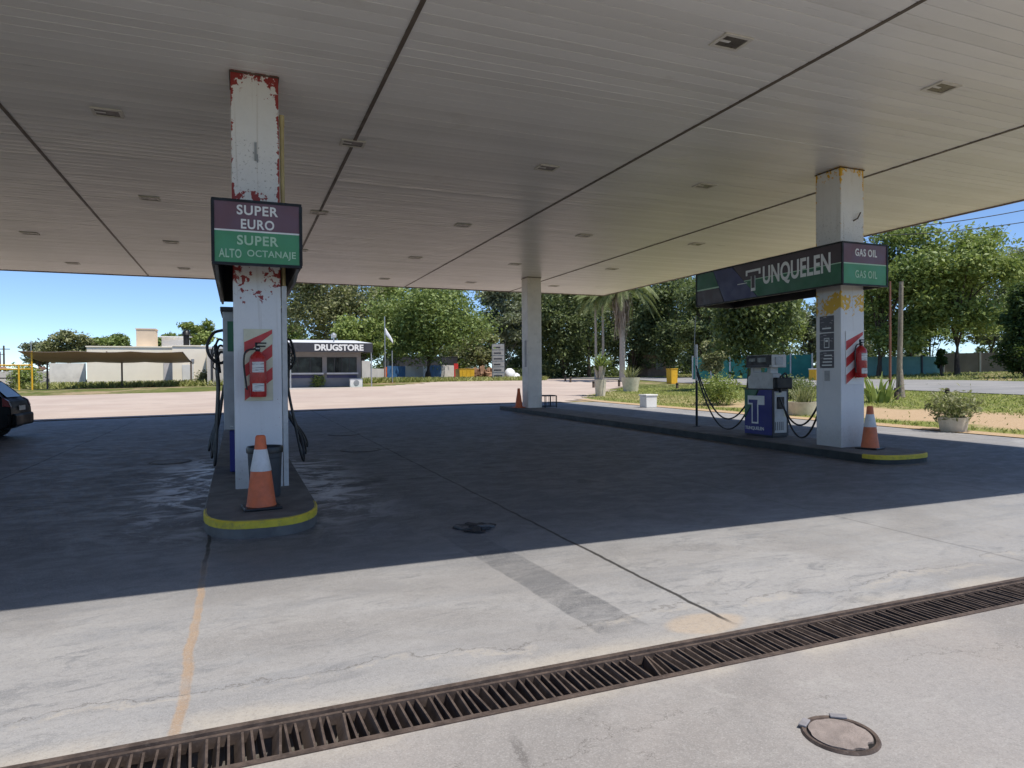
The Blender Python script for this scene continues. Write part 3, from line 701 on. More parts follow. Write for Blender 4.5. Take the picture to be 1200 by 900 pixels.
# right dispenser: low blue cabinet, two posts, display head
RX0, RX1, RY0, RY1 = 10.24, 10.68, 10.90, 11.74
zt = ztop(10.4, 11.3)
D = thing('fuel_dispenser', 'low blue fuel pump with big outlined letter on the right island', 'fuel pump', ((RX0+RX1)/2, (RY0+RY1)/2, zt), 0, 'fuel pumps on the islands')
hx, hy = (RX1-RX0)/2, (RY1-RY0)/2
b = MB(); b.box(-hx+.012, hx, -hy+.006, hy, .03, 1.05); b.box(-hx+.03, hx-.02, -hy+.03, hy-.03, 0, .03); b.build('cabinet', m_charcoal, D, bevel=.008)
b = MB(); b.prism([(-hy+.02,.05),(hy-.02,.05),(hy-.02,.36),(-.05,1.03),(-hy+.02,1.03)], -hx-.002, -hx+.02, 'x'); b.build('front_panel', m_blue, D)
b = MB(); b.prism([(hy-.02,.40),(hy-.02,1.03),(.0,1.03),(.10,.84)], -hx-.0025, -hx+.02, 'x'); b.build('front_panel_corner', m_dgreen, D)
b = MB(); b.prism([(.30,.90),(-.20,.90),(-.20,.70),(-.02,.70),(-.02,.28),(.18,.28),(.18,.70),(.30,.70)], -hx-.006, -hx, 'x'); b.build('initial', m_letter, D)
b = MB(); b.prism([(.265,.81),(-.0,.81),(-.0,.795),(.015,.69),(.015,.315),(.145,.315),(.145,.69),(.145,.735),(.265,.735)], -hx-.008, -hx, 'x'); b.build('initial_fill', m_blue, D)
text('lettering', 'TUNQUELEN', .56, .085, m_letter, D, (-hx-.005, .10, .17), '-x', bold=.012)
b = MB(); b.box(-hx+.06, hx-.06, -hy-.006, -hy+.008, .10, 1.0); b.build('side_panel', m_dwhite, D, bevel=.006)
b = MB(); b.box(-hx+.12, -hx+.30, -hy-.03, -hy-.002, .62, .88); b.build('nozzle_boot', m_black, D, bevel=.01)
for yy in (-.20, .30):
    b = MB(); b.box(-.10, .10, yy-.05, yy+.05, 1.05, 1.52); b.build('post', m_dwhite, D, bevel=.006)
b = MB(); b.prism([(-.36,1.052),(.40,1.052),(.43,1.25),(.40,1.32),(.34,1.36),(.32,1.42),(-.12,1.42),(-.32,1.38)], -.12, .12, 'x'); b.build('manifold_cover', m_dwhite, D, bevel=.01)
b = MB(); b.box(-hx+.03, hx-.02, -hy+.04, hy-.05, 1.52, 1.80); b.build('head', m_dwhite, D, bevel=.012)
b = MB(); b.box(-hx+.018, -hx+.045, -hy+.05, hy-.055, 1.575, 1.79); b.build('display', m_black, D)
b = MB(); b.box(-hx+.010, -hx+.034, -.30, .36, 1.53, 1.585); b.build('price_rail', m_charcoal, D)
b = MB(); b.box(-.10, .10, -hy+.030, -hy+.045, 1.58, 1.75); b.build('head_badge', m_grey, D)
for k, (xx, dz) in enumerate(((-.06, 0), (.10, .06))):
    nozzle(D, (xx, -hy-.06, .98+dz), 1 if k else -1, 1.3)
b = MB(); b.box(-.20, .24, -hy-.10, -hy+.02, 1.05, 1.30); b.build('nozzle_holster', m_black, D, bevel=.03)
def wl(x, y, z): return (x-D.location.x, y-D.location.y, z-D.location.z)
for a, e, s in ((wl(10.36,11.72,1.04), wl(10.58,13.85,1.85), .85), (wl(10.40,11.72,.94), wl(10.62,13.92,1.80), 1.03)):
    b = MB(); b.tube(hang(a, e, s, 26), .019, 8); b.build('hose', m_rubber, D, smooth=60)
for a, e, s in ((wl(10.34,10.80,1.10), wl(10.20,9.64,1.05), .52), (wl(10.42,10.78,.95), wl(10.26,9.66,1.00), .68)):
    b = MB(); b.tube(hang(a, e, s, 22), .019, 8); b.build('hose', m_rubber, D, smooth=60)
t = thing('hose_mast', 'thin upright hose mast with white upper half beyond the blue pump', 'mast', (10.62, 13.88, ztop(10.6, 13.9)))
b = MB(); b.lathe([(.09,0),(.09,.015)], 14); b.tube([(0,0,.01),(0,0,1.15)], .03, 10); b.build('post', m_black, t, smooth=40)
b = MB(); b.tube([(0,0,1.15),(0,0,2.05)], .032, 10); b.build('upper_tube', m_white, t, smooth=40)
b = MB(); b.tube(smoothpath([(-.05,0,1.72),(-.06,0,2.0),(-.02,.02,2.55),(.02,.04,2.78)]), .012, 6); b.tube([(-.05,-.06,1.70),(.05,.06,1.70)], .014, 8); b.build('hanger', m_grey, t, smooth=40)
b = MB(); b.box(-hx+.012, -hx+.017, -.22, .02, 1.64, 1.74); b.box(-hx+.012, -hx+.017, .08, .28, 1.66, 1.73); b.build('readout', M('readout_grey', (.10,.11,.10), .3, .2, 9), D)
b = MB()
for q in range(5): b.box(-hx+.07+.05*q, -hx+.085+.05*q, -hy-.010, -hy-.004, .16, .34)
b.build('louvre', m_charcoal, D)
b = MB(); b.box(-hx+.30, -hx+.37, -hy-.010, -hy-.005, .45, .58); b.box(-hx+.09, -hx+.22, -hy-.010, -hy-.005, .92, .97); b.build('sticker', m_cream, D)
D.scale = (1, 1, .96)
# left dispenser: tall cabinet behind the left pillar
zt = ztop(.2, 10.6)
E_ = thing('fuel_dispenser', 'tall grey fuel pump with blue foot mostly hidden behind the left pillar', 'fuel pump', (.21, 10.75, zt), 0, 'fuel pumps on the islands')
b = MB(); b.box(-.40, .40, -.55, .55, .62, 2.28); b.build('cabinet', m_grey, E_, bevel=.012)
b = MB(); b.box(-.33, .33, -.50, .50, .03, .62); b.build('foot_cabinet', m_blue, E_, bevel=.01)
b = MB(); b.box(-.34, .34, -.556, -.545, 1.72, 2.14); b.build('display', m_dgreen, E_)
b = MB(); b.box(-.43, .43, -.58, .58, 2.28, 2.34); b.build('cap', m_charcoal, E_, bevel=.008)
b = MB(); b.lathe([(.055,0),(.055,.02)], 14, (-.30,-.50,.66)); b.build('meter_dial', m_dwhite, E_)
for side in (-1, 1):
    for k in range(3):
        y = -.42+.2*k; o_ = .015*k; nozzle(E_, (side*(.45+o_), y, 1.42+.1*k), side, 1.1)
        bul = (.05 if side < 0 else .17)+.035*k; zt_ = 1.98-.12*k
        b = MB(); b.tube(smoothpath([*([(side*.40, y+.1, zt_), (side*(.50+o_), y+.02, zt_+.05), (side*(.56+o_), y-.03, zt_-.25)] if k == 1 and side > 0 else [(side*(.46+o_), y+.02, 1.56)]), (side*(.47+o_), y-.02, 1.45), (side*(.46+o_), y-.02, 1.20), (side*(.46+bul*.5), y-.03, .70), (side*(.46+bul), y-.05, .24+.10*k), (side*(.47+bul*1.2), y, .14+.08*k), (side*(.46+bul*1.1), y+.10, .46), (side*(.45+o_), y+.14, .85), (side*.40, y+.14, 1.25)], 7), .018, 8)
        b.build('hose', m_rubber, E_, smooth=60)
b = MB(); b.tube(smoothpath([(-.40,-.50,2.02), (-.52,-.53,1.97), (-.60,-.54,1.80), (-.56,-.54,1.64), (-.44,-.52,1.56), (-.36,-.5,1.60)], 8), .02, 8); b.build('hose', m_rubber, E_, smooth=60)

# ------------------------------------------------------------------ rack by the far pillar
t = thing('bottle_rack', 'low black open metal rack beside the far pillar foot', 'rack', (10.95, 23.35, ztop(10.9, 23.3)))
b = MB()
for x in (-.24,.24):
    for y in (-.28,.28): b.box(x-.015,x+.015,y-.015,y+.015,0,.46)
for z in (.05,.44):
    for y in (-.28,.28): b.box(-.225,.225,y-.012,y+.012,z-.012,z+.012)
    for x in (-.24,.24): b.box(x-.012,x+.012,-.265,.265,z-.012,z+.012)
for i in range(5): x = -.18+.09*i; b.box(x-.006,x+.006,-.29,-.282,.06,.43)
b.build('frame', m_black, t)
b = MB(); b.box(-.22,.22,-.26,.26,.455,.475); b.build('top_board', m_charcoal, t)

# ------------------------------------------------------------------ drain grates, manhole, covers
gw = 1.55; k = 0; GX = -.28-gw*3
names = ['far left', 'left', 'lower left corner', 'under the first pair of long bays', 'crossing the middle', 'right of middle', 'toward the right edge', 'at the right edge', 'x', 'x', 'x', 'x']
def grate(n, lean):
    b = MB(); zt_ = -.004
    b.box(-gw/2+.006, gw/2-.006, DY0-3.06+.006, DY0-3.06+.026, -.055, zt_); b.box(-gw/2+.006, gw/2-.006, DY1-3.06-.026, DY1-3.06-.006, -.055, zt_)
    nb = 33; y0, y1 = DY0-3.06+.026, DY1-3.06-.026
    for i in range(nb):
        x = -gw/2+.025+(gw-.05)*i/(nb-1); dx = lean*(.010+.006*math.sin(i*2.1+n))
        bt = random.gauss(0, .0025); zz = zt_-.002-abs(random.gauss(0, .003)); th = .0052
        if i == 0 and n == 5: bt = .022
        if i in (1, 2) and n == 5: bt = .010; zz -= .012
        V = [(x-th+dx, y0, zz), (x+th+dx, y0, zz), (x+th+dx+bt*3, y1, zz), (x-th+dx+bt*3, y1, zz), (x-th-dx, y0, zz-.055), (x+th-dx, y0, zz-.055), (x+th-dx+bt*3, y1, zz-.055), (x-th-dx+bt*3, y1, zz-.055)]
        b.add(V, [(0,1,2,3),(4,7,6,5),(0,4,5,1),(1,5,6,2),(2,6,7,3),(3,7,4,0)])
    return b
glab = {3:'rusty grate section running off the lower left edge of view', 4:'rusty grate section with open slanted bars, left of the bent joint', 5:'rusty grate section starting at the bent bars in mid drain', 6:'rusty grate section by the sandy patch on the drain', 7:'rusty grate section nearest the right edge of view', 8:'rusty grate section farthest along the drain'}
for s in range(2, 9):
    xc = -.28-gw*3+gw*(s)-.06
    if s == 2: lab = 'rusty grate section hidden left of the view'; 
    if s < 3: continue
    o = grate(s, 1 if s % 2 else .6).build('drain_grate', m_rust); o.location = (xc, 3.06, 0)
    setp(o, glab[s], 'drain grate', 'iron grates along the drain')
b = MB(); b.box(-15, 16.1, DY0-.03, DY0+.004, -.03, .010); b.box(-15, 16.1, DY1-.004, DY1+.03, -.03, .010)
o = b.build('drain_edge_rail', m_rust); setp(o, 'rusty edge rails framing the long drain', 'rail')
V = []; F = []
for i in range(420):
    x, y = random.uniform(-1.2, 9), random.uniform(DY0+.02, DY1-.02); z = random.uniform(-.49, -.40); a = random.uniform(0, 6.28); s_ = random.uniform(.008, .03); q = len(V)
    for k in range(4): V.append((x+s_*math.cos(a+k*1.57), y+s_*.7*math.sin(a+k*1.57), z+random.uniform(-.01,.01)))
    F.append((q, q+1, q+2, q+3))
setp(raw('drain_litter', V, F, M('dry_leaf_litter', (.22,.17,.11), .9, .4, 9)), kind='stuff')
# manhole
t = thing('manhole_cover', 'round rusty pink manhole cover with chipped rim by the drain', 'manhole', (2.365, 2.13, .004))
V = []; F = []; n = 48
for r, z in ((.132,.002),(.136,.010),(.150,.012),(.156,.002)):
    for i in range(n):
        a = 2*math.pi*i/n; V.append((r*math.cos(a), r*math.sin(a), z))
for q in range(3):
    for i in range(n): j = (i+1) % n; F.append((q*n+i, q*n+j, (q+1)*n+j, (q+1)*n+i))
b = MB(); b.add(V, F); b.build('ring', m_rust, t, smooth=40)
b = MB(); n = 40; prof = []
V = [(0,0,.011)]; 
for i in range(n):
    a = 2*math.pi*i/n; chip = 1-.05*max(0, math.sin(a*5+1))**3-(.09 if 4.3 < a < 4.7 or 5.0 < a < 5.3 else 0)
    V.append((.126*chip*math.cos(a), .126*chip*math.sin(a), .010)); 
for i in range(n):
    a = 2*math.pi*i/n; V.append((V[i+1][0]*1.01, V[i+1][1]*1.01, -.01))
F = [(0, i+1, (i+1) % n+1) for i in range(n)]+[(i+1, n+i+1, n+(i+1) % n+1, (i+1) % n+1) for i in range(n)]
b = MB(); b.add(V, F); b.build('lid', M('lid_rust_pink', (.235,.195,.175), .75, .2, 14, dirt=.5, bump=.5, bscale=120), t)
b = MB(); b.lathe([(.134,.0005),(.134,.001)], 40); b.build('gap', m_rubber, t)
for (x, y, a) in ((-.075, .115, .5), (.10, .10, -.6)):
    mm = Matrix.Translation((x, y, .010)) @ Matrix.Rotation(a, 4, 'Z'); b = MB(); b.box(-.035,.035,-.010,.022,0,.010,M=mm); b.build('lug', M('lug_grey', (.22,.21,.22), .6, .15, 20) if x < 0 else bpy.data.materials['lug_grey'], t, bevel=.003)
m_lidgrey = M('worn_plate_grey', (.10,.10,.10), .6, .2, 9)
# broken hatch in the shade
t = thing('broken_hatch', 'broken dark floor hatch with loose lifted pieces on the shaded slab', 'hatch', (2.19, 6.42, fore(2.2, 6.4)+.004))
b = MB(); V = [(0,0,.012)]; n = 26
for i in range(n): a = 2*math.pi*i/n; r = .20*(1+.22*math.sin(3*a+.6)+.12*math.sin(7*a)); V.append((r*math.cos(a), r*.95*math.sin(a), .003+.012*abs(math.sin(2*a))))
b.add(V, [(0, i+1, (i+1) % n+1) for i in range(n)]); b.build('pit', m_debris, t)
for q in range(9):
    a = q*.75; mm = Matrix.Translation((.12*math.cos(a), .11*math.sin(a), .012)) @ Matrix.Rotation(a*1.7, 4, 'Z') @ Matrix.Rotation(random.uniform(-.14,.14), 4, 'X') @ Matrix.Rotation(random.uniform(-.14,.14), 4, 'Y')
    s = random.uniform(.05,.10); b = MB(); b.prism([(-s,-s*.5),(s*.8,-s*.6),(s,.2*s),(.1*s,s*.7),(-.9*s,s*.3)], -.008, .010); b.v = [tuple(mm @ Vector(v)) for v in b.v]; b.build('fragment', m_debris if q % 4 else m_lidgrey, t)
for lb, x, y, r in (('round dark service cover on the slab, farther of the pair', 2.5, 17.6, .36), ('round wet service cover on the slab, nearer of the pair', 2.3, 13.9, .36), ('round service cover on the slab left of the left island', .05-1.2, 13.6, .30)):
    t = thing('service_cover', lb, 'cover', (x, y, fore(x, y)+.004)); b = MB(); b.lathe([(r+.05,0),(r+.045,.008),(r+.01,.009),(r+.005,.004)], 32, caps=False); b.build('ring', m_kerb, t)
    b = MB(); b.lathe([(r,.002),(r-.01,.009),(.01,.010)], 32); b.build('lid', m_lidgrey, t)

# ------------------------------------------------------------------ car at the left
def car():
    px = -5.30; t = thing('parked_car', 'black hatchback cut off at the left edge, tail toward the pumps', 'car', (-7.35, 21.35, fore(-7, 21)))
    # local: x forward is -x world; rear at +2.05. y from -.88 (near) to .88
    prof = [(2.02,.36),(2.06,.55),(2.04,.80),(1.98,.98),(1.86,1.06),(1.70,1.25),(1.42,1.50),(1.15,1.585),(.6,1.62),(-.1,1.60),(-.55,1.50),(-1.12,1.02),(-1.60,.92),(-2.0,.78),(-2.08,.55),(-2.05,.30),(-1.82,.22),(1.7,.22)]
    stations = [(-.88,.0),(-.885,.0),(-.80,.05),(-.80,.05)]
    n = len(prof); V = []; F = []
    def lay(y, top_in, shrink):
        for (x, z) in prof:
            kk = cl((z-.95)/.65, 0, 1); V.append((x*(1-.012*shrink-.05*kk*shrink), y*(1-.20*kk) if True else y, z-(.01*shrink if z > .5 else -.01*shrink)))
    for y, s_ in ((-.80,1.6),(-.86,.5),(-.885,0),(.885,0),(.86,.5),(.80,1.6)): lay(y, 0, s_)
    for k_ in range(5):
        for i in range(n): j = (i+1) % n; F.append((k_*n+i, k_*n+j, (k_+1)*n+j, (k_+1)*n+i))
    F.append(tuple(range(n))[::-1]); F.append(tuple(5*n+i for i in range(n)))
    b = MB(); b.add(V, F); b.build('body', m_car, t, smooth=32)
    def win(poly, name='side_window'):
        for s in (-1, 1):
            b = MB(); V = []
            for (x, z) in poly:
                kk = cl((z-.95)/.65, 0, 1); V.append((x, s*(.80*(1-.20*kk)+.012+.0*kk), z))
            for (x, z) in poly:
                kk = cl((z-.95)/.65, 0, 1); V.append((x, s*(.80*(1-.20*kk)-.01), z))
            m = len(poly); b.add(V, [tuple(range(m)), tuple(range(m, 2*m))[::-1]]+[(i,(i+1)%m,m+(i+1)%m,m+i) for i in range(m)]); b.build(name, m_glass, t)
    win([(1.28,1.04),(1.50,1.10),(1.30,1.38),(1.10,1.42)]); win([(.35,1.02),(1.22,1.04),(1.02,1.46),(.35,1.50)]); win([(-.85,1.02),(.28,1.02),(.28,1.50),(-.40,1.44)])
    b = MB(); b.add([(1.885,-.58,1.09),(1.885,.58,1.09),(1.50,.50,1.47),(1.50,-.50,1.47)], [(0,1,2,3)]); b.build('rear_window', m_glass, t)
    b = MB(); b.box(1.35,1.78,-.62,.62,1.565,1.59); b.build('spoiler', m_car, t, bevel=.012)
    for s in (-1, 1):
        b = MB(); b.prism([(1.86,.86),(2.045,.84),(1.985,1.00),(1.90,1.06),(1.86,1.07)], s*.78, s*.888, 'y'); b.build('tail_light', m_tail, t, bevel=.01)
    b = MB(); b.box(1.90,2.13,-.82,.82,.34,.66); b.build('bumper', m_car, t, bevel=.05)
    b = MB(); b.box(2.055,2.07,-.26,.26,.74,.86); b.build('number_plate', m_dwhite, t)
    for x in (1.30,-1.30):
        for s in (-1, 1):
            wv = thing('wheel', None, None, (x, s*.80, .315)); wv.parent = t
            mm = Matrix.Rotation(math.pi/2, 4, 'X')
            b = MB(); b.lathe([(.20,-.095),(.29,-.10),(.315,-.07),(.315,.07),(.29,.10),(.20,.095)], 28, M=mm); b.build('tyre', m_tyre, wv, smooth=40)
            b = MB(); b.lathe([(.198,-.085),(.198,.085)], 20, M=mm); b.lathe([(.05,-.104),(.05,.104)], 12, M=mm)
            for q in range(5):
                a = q*2*math.pi/5; mq = Matrix.Rotation(a, 4, 'Y'); b.box(-.025,.025,-.10,.10,.04,.20,M=mq)
            b.build('rim', m_grey, wv)
    return t
car()

# ------------------------------------------------------------------ far left: building, carport, wall
BY = 70.0
zb = terr(-9, 68)
def bx(px): return xat(px, BY)
dB = lambda px: (ray(px, 443)/FPX).y
def zB(px, py): return CAM_H+ray(px, py).z*BY/ray(px, py).y
x0, x1, xs_ = bx(102), bx(205), bx(243)
t = thing('flat_roof_building', 'low cream flat roofed building with chimney behind the carport', 'building', ((x0+x1)/2, BY, zb)); ox, oy, oz = t.location
ht = zB(150, 407)-zb
b = MB(); b.box(x0-ox, x1-ox, 0, 9, -.5, ht); b.box(x1-ox+.0, xs_-ox, -2.4, 9.0, -.5, ht+.02); b.build('wall', m_wallcream, t)
b = MB(); b.box(x0-ox-.08, x1-ox, -.08, 9.05, ht+.002, ht+.10); b.box(x1-ox-.08+.09, xs_-ox+.08, -2.48, 9.05, ht+.023, ht+.12); b.build('parapet', m_wallcream, t)
xa, xb = bx(158), bx(181)
b = MB(); b.box(xa-ox, xb-ox, 1.2, 3.2, ht, zB(170, 385)-zb); b.box(xa-ox-.06, xb-ox+.06, 1.14, 3.26, zB(170, 385)-zb, zB(170, 384)-zb+.02); b.build('chimney', m_walltan, t)
xa, xb = bx(192), bx(204.5)
b = MB(); b.box(xa-ox, xb-ox-.05, -.05, .02, 0, 2.25); b.build('door', M('pale_door', (.52,.48,.47), .6, .08, 2), t)
b = MB(); b.box(bx(216)-ox, bx(229)-ox, -2.44, -2.38, .55, 2.0); b.build('shutter', M('white_shutter', (.72,.70,.66), .6, .05, 2), t)
b = MB(); b.box(bx(228)-ox-.12, bx(228)-ox+.12, -2.47, -2.40, 2.2, 2.5); b.build('wall_lamp', m_grey, t)
for px0, px1, py, nm in ((184, 216, 395, 'roof_shed'),):
    b = MB(); b.box(bx(px0)-ox, bx(px1)-ox, 4.5, 9, ht, zB(200, py)-zb+.2); b.prism([(4.2, zB(200,py)-zb+.2), (9.2, zB(200,py)-zb+.5), (9.2, zB(200,py)-zb+.6), (4.2, zB(200,py)-zb+.32)], bx(px0)-ox-.2, bx(px1)-ox+.2, 'x'); b.build(nm, m_roofpale, t)
b = MB(); b.tube([(bx(218)-ox, 1.0, ht), (bx(218)-ox, 1.0, zB(218, 392)-zb)], .26, 12); b.lathe([(.40,0),(.30,.35),(.1,.5)], 12, (bx(218)-ox, 1.0, zB(218, 392)-zb)); b.build('flue', m_black, t, smooth=40)
# pale side annex further right, mostly behind the left pillar
xa, xb = xs_+.3, xat(300, 62)
t = thing('side_annex', 'pale annex with dark gate between the cream building and the left pillar', 'building', ((xa+xb)/2, 62, terr(0, 62))); ox = t.location.x
b = MB(); b.box(xa-ox, xb-ox, 0, 6, -.4, 3.1); b.build('wall', m_wallgrey, t)
b = MB(); b.box(xa-ox-.1, xb-ox, -.15, 6.1, 3.1, 3.28); b.build('roof', m_roofpale, t)
b = MB(); b.box(xa-ox+.3, xa-ox+.45, -.06, -.01, 0, 3.0); b.box(xa-ox+1.3, xa-ox+2.3, -.05, -.01, .1, 2.3); b.build('gate', m_charcoal, t)
# boundary wall + carport
wY = 72.5; xa, xb = xat(-60, wY), xat(102, wY)-.1
o = MB().box(xa, xb, wY, wY+.2, terr(-20, wY)-.4, CAM_H+.85).build('boundary_wall', m_wallgrey); setp(o, 'pale low boundary wall at far left behind the yellow pipe frame', 'wall')
o = MB().box(xat(58, 71.8), xat(101, 71.8)-.05, 71.8, 72.0, terr(-16, 71)-.3, CAM_H+1.55).build('painted_wall', M('painted_block_wall', (.74,.69,.62), .8, .12, .8, dirt=.5, dirtcol=(.3,.28,.3))); setp(o, 'whitewashed block wall with faded marks seen under the carport', 'wall')
cY = 65.0
t = thing('carport', 'brown shade net carport on thin posts before the cream building', 'carport', (xat(140, cY), cY, terr(-11, cY))); ox, oy, oz = t.location
for px in (55.5, 143, 224):
    b = MB(); X = xat(px, cY)-ox; b.tube([(X,0,-.2),(X,0,2.2)], .07, 8); b.tube([(X,0,2.15),(X-.3,-5.2,2.85)], .05, 8); b.build('post', m_netpost, t)
b = MB(); xa, xb = xat(49, cY-.3)-ox, xat(225, cY-.3)-ox
nn = 12; V = []; F = []
for i in range(nn+1):
    for j in range(5):
        x = xa+(xb-xa)*i/nn-.35*j/4; y = .3-5.6*j/4; V.append((x, y, 2.22+.68*j/4-.10*math.sin(math.pi*j/4)-.08*abs(math.sin(i*math.pi/4))))
for i in range(nn):
    for j in range(4): a = i*5+j; F.append((a, a+5, a+6, a+1))
bb = MB(); bb.add(V, F); o = bb.build('roof', m_net, t); o.modifiers.new('solid', 'SOLIDIFY').thickness = .03
# yellow pipe frame, utility poles
fY = 60.0
t = thing('pipe_frame', 'yellow pipe barrier frame at the far left behind the car', 'barrier', (xat(15, fY), fY, terr(-19, fY))); ox = t.location.x
b = MB()
for px, tp in ((-8, 1.9), (22, 1.9), (37.5, 2.9)): b.tube([(xat(px, fY)-ox,0,-.1),(xat(px, fY)-ox,0,tp)], .06, 8)
b.tube([(xat(-12, fY)-ox,0,1.85),(xat(38, fY)-ox,0,1.85)], .055, 8); b.tube([(xat(-12, fY)-ox,0,1.55),(xat(38, fY)-ox,0,1.55)], .04, 8)
b.build('pipes', m_yellowp, t)
for lb, px, d, top, rr in (('thin pale pole rising beside the yellow pipe frame', 37, 64, 399, .035), ('dark wooden utility pole with crossarm far at the left edge', 5, 120, 405, .14), ('dimmer utility pole with crossarm just left of the taller one', 0.5, 150, 412, .14)):
    p = far(px, d); t = thing('utility_pole', lb, 'pole', p); z1 = zpix(px, top, d)-p.z
    b = MB(); b.tube([(0,0,-.3),(0,0,z1)], [rr*1.2, rr], 8); b.build('pole', m_galv if rr < .1 else m_bark_b, t)
    if rr > .1: b = MB(); b.box(-.9,.9,-.06,.06,z1-.7,z1-.55); b.build('crossarm', m_bark_b, t)
# old lorry-like scrap heap over the wall
p = far(18, 85); n_ = 60; b = MB()
for i in range(n_):
    s = random.uniform(.3,.9); mm = Matrix.Translation((random.uniform(-6,6), random.uniform(-1,1), random.uniform(.3,2.3))) @ Matrix.Rotation(random.uniform(0,3), 4, Vector((random.random(), random.random(), random.random())).normalized())
    b.box(-s,s,-s*.3,s*.3,-s*.15,s*.15, M=mm)
o = b.build('scrap_heap', M('scrap_brown', (.20,.12,.085), .8, .5, .7)); o.location = p; setp(o, 'heap of brownish scrap behind the far left wall', 'scrap', kind='stuff')

# ------------------------------------------------------------------ drugstore kiosk
KY = 49.0; kx = lambda px: xat(px, KY)
zk = terr(6, KY); x0, x1 = kx(316), kx(425.5)
t = thing('drugstore_kiosk', 'small dark shop with white drugstore lettering on its fascia', 'shop', ((x0+x1)/2, KY, zk)); ox = t.location.x
KZ = lambda py, y=KY: CAM_H+(ray(390, py).z*y/ray(390, py).y)-zk
rec = 1.7                                                     # wall set back under the awning
wx0, wx1 = xat(318, KY+rec)-ox, xat(423, KY+rec)-ox
wz = KZ(441)
b = MB(); b.box(wx0, wx1, rec, rec+.15, -.3, .95); b.box(wx0, wx1, rec, rec+.15, 2.25, 2.75)
b.box(wx1-.22, wx1, rec+.15, rec+6, -.3, 2.75); b.box(wx0, wx0+.2, rec+.15, rec+6, -.3, 2.75); b.box(wx0, wx1, rec+5.8, rec+6, -.3, 2.75)
pw = [xat(p, KY+rec)-ox for p in (341, 380.5, 421)]
for q in (pw[1],): b.box(q-.16, q+.16, rec-.02, rec+.15, .95, 2.25)
b.box(wx1-.30, wx1, rec-.02, rec+.15, .95, 2.25)
b.build('wall', M('kiosk_grey', (.22,.215,.225), .8, .08, 1, dirt=.2), t)
for a, e in ((wx0+.1, pw[1]-.16), (pw[1]+.16, wx1-.30)):
    w_ = b2 = MB(); b2.box(a, e, rec+.05, rec+.08, .95, 2.25); wo = b2.build('window', m_glass, t)
    b2 = MB(); b2.box(a, e, rec-.01, rec+.05, .95, 1.0); b2.box(a, e, rec-.01, rec+.05, 2.20, 2.25)
    for q in range(1, 4): xx = a+(e-a)*q/4; b2.box(xx-.025, xx+.025, rec-.005, rec+.05, 1.0, 2.20)
    b2.build('frame', m_charcoal, wo)
    b2 = MB(); b2.box(a-.05, e+.05, rec-.35, rec-.02, .98, 1.10); b2.build('counter', M('counter_grey', (.50,.50,.52), .5, .08, 2) if a < pw[1]-.5 else bpy.data.materials['counter_grey'], t)
    b2 = MB(); b2.box(a, e, rec-.03, rec-.005, .72, .93); b2.build('stripe', m_signblue, t)
fz0, fz1 = KZ(412.5), KZ(402)
fx1 = kx(437)-ox
b = MB(); b.box(x0-ox, fx1, -.02, .12, fz0, fz1); b.box(fx1-.12, fx1, .12, rec+6, fz0, fz1); b.build('fascia', m_charcoal, t)
b = MB(); b.prism([(.125, fz1-.12), (rec+6.6, fz1+.55), (rec+6.6, fz1+.65), (.0, fz1+.02)], x0-ox, fx1, 'x'); b.build('roof', m_roofpale, t)
b = MB(); b.box(x0-ox, fx1-.12, .12, rec+6, fz0+.1, fz0+.16); b.build('awning_soffit', m_wallgrey, t)
for px in (340.5, 435.5): q = kx(px)-ox; b = MB(); b.tube([(q,.06,-.2),(q,.06,fz0)], .045, 8); b.build('awning_post', m_galv, t)
lx0, lx1 = kx(369)-ox, kx(426.3)-ox
text('lettering', 'DRUGSTORE', lx1-lx0, (KZ(403.6)-KZ(411.2)), m_letter, t, ((lx0+lx1)/2, -.035, KZ(407.2)), bold=.045, spacing=1.0)
b = MB(); b.tube([(kx(397)-ox,2.5,fz1),(kx(397)-ox,2.5,fz1+.65)], .05, 8); b.lathe([(.18,0),(.22,.2),(.05,.35)], 10, (kx(397)-ox,2.5,fz1+.55)); b.build('roof_vent', m_galv, t)
o = MB().box(kx(338), kx(440), KY-1.2, KY+2.2, zk-.3, zk+.03).build('kiosk_pavement', m_wallgrey); setp(o, kind='structure')
t = thing('air_conditioner', 'small white unit at the foot of the drugstore corner', 'unit', (kx(419.5), KY+.9, zk+.03)); b = MB(); b.box(-.45,.45,-.2,.2,0,.62); b.build('casing', m_white, t, bevel=.02)
b = MB(); b.lathe([(.2,0),(.2,.02)], 16, M=Matrix.Translation((0,-.205,.32)) @ Matrix.Rotation(math.pi/2, 4, 'X')); b.build('fan_grille', m_grey, t)

# ------------------------------------------------------------------ panel fence, skip, totem etc. beyond the lot
fpx = [(424,434,'grey_board',m_wallgrey,423),(434,450,'wire_panel',m_wallgrey,432),(450.5,453.5,'orange_post',m_orange,430),(453.5,475,'blue_board',m_bluepanel,429),(475,496,'pale_board',m_wallgrey,429),(496,503,'white_board',m_whiteplastic,429),(503,517,'blue_board',m_bluepanel,428),(517,532,'grey_board',m_wallgrey,428),(532,537,'orange_post',m_rednew,426)]
FA, FB = far(424, 60), far(540, 84)
t = thing('panel_fence', 'patchwork fence of blue, white and grey boards right of the drugstore', 'fence', ((FA+FB)/2)); base = t.location.copy()
def fpt(px):
    # intersect the pixel column with the fence line
    r = ray(px, 443); n = Vector((FB.y-FA.y, -(FB.x-FA.x))); s = (n.x*FA.x+n.y*FA.y)/(n.x*r.x+n.y*r.y); return Vector((r.x*s, r.y*s, 0)), s*FPX
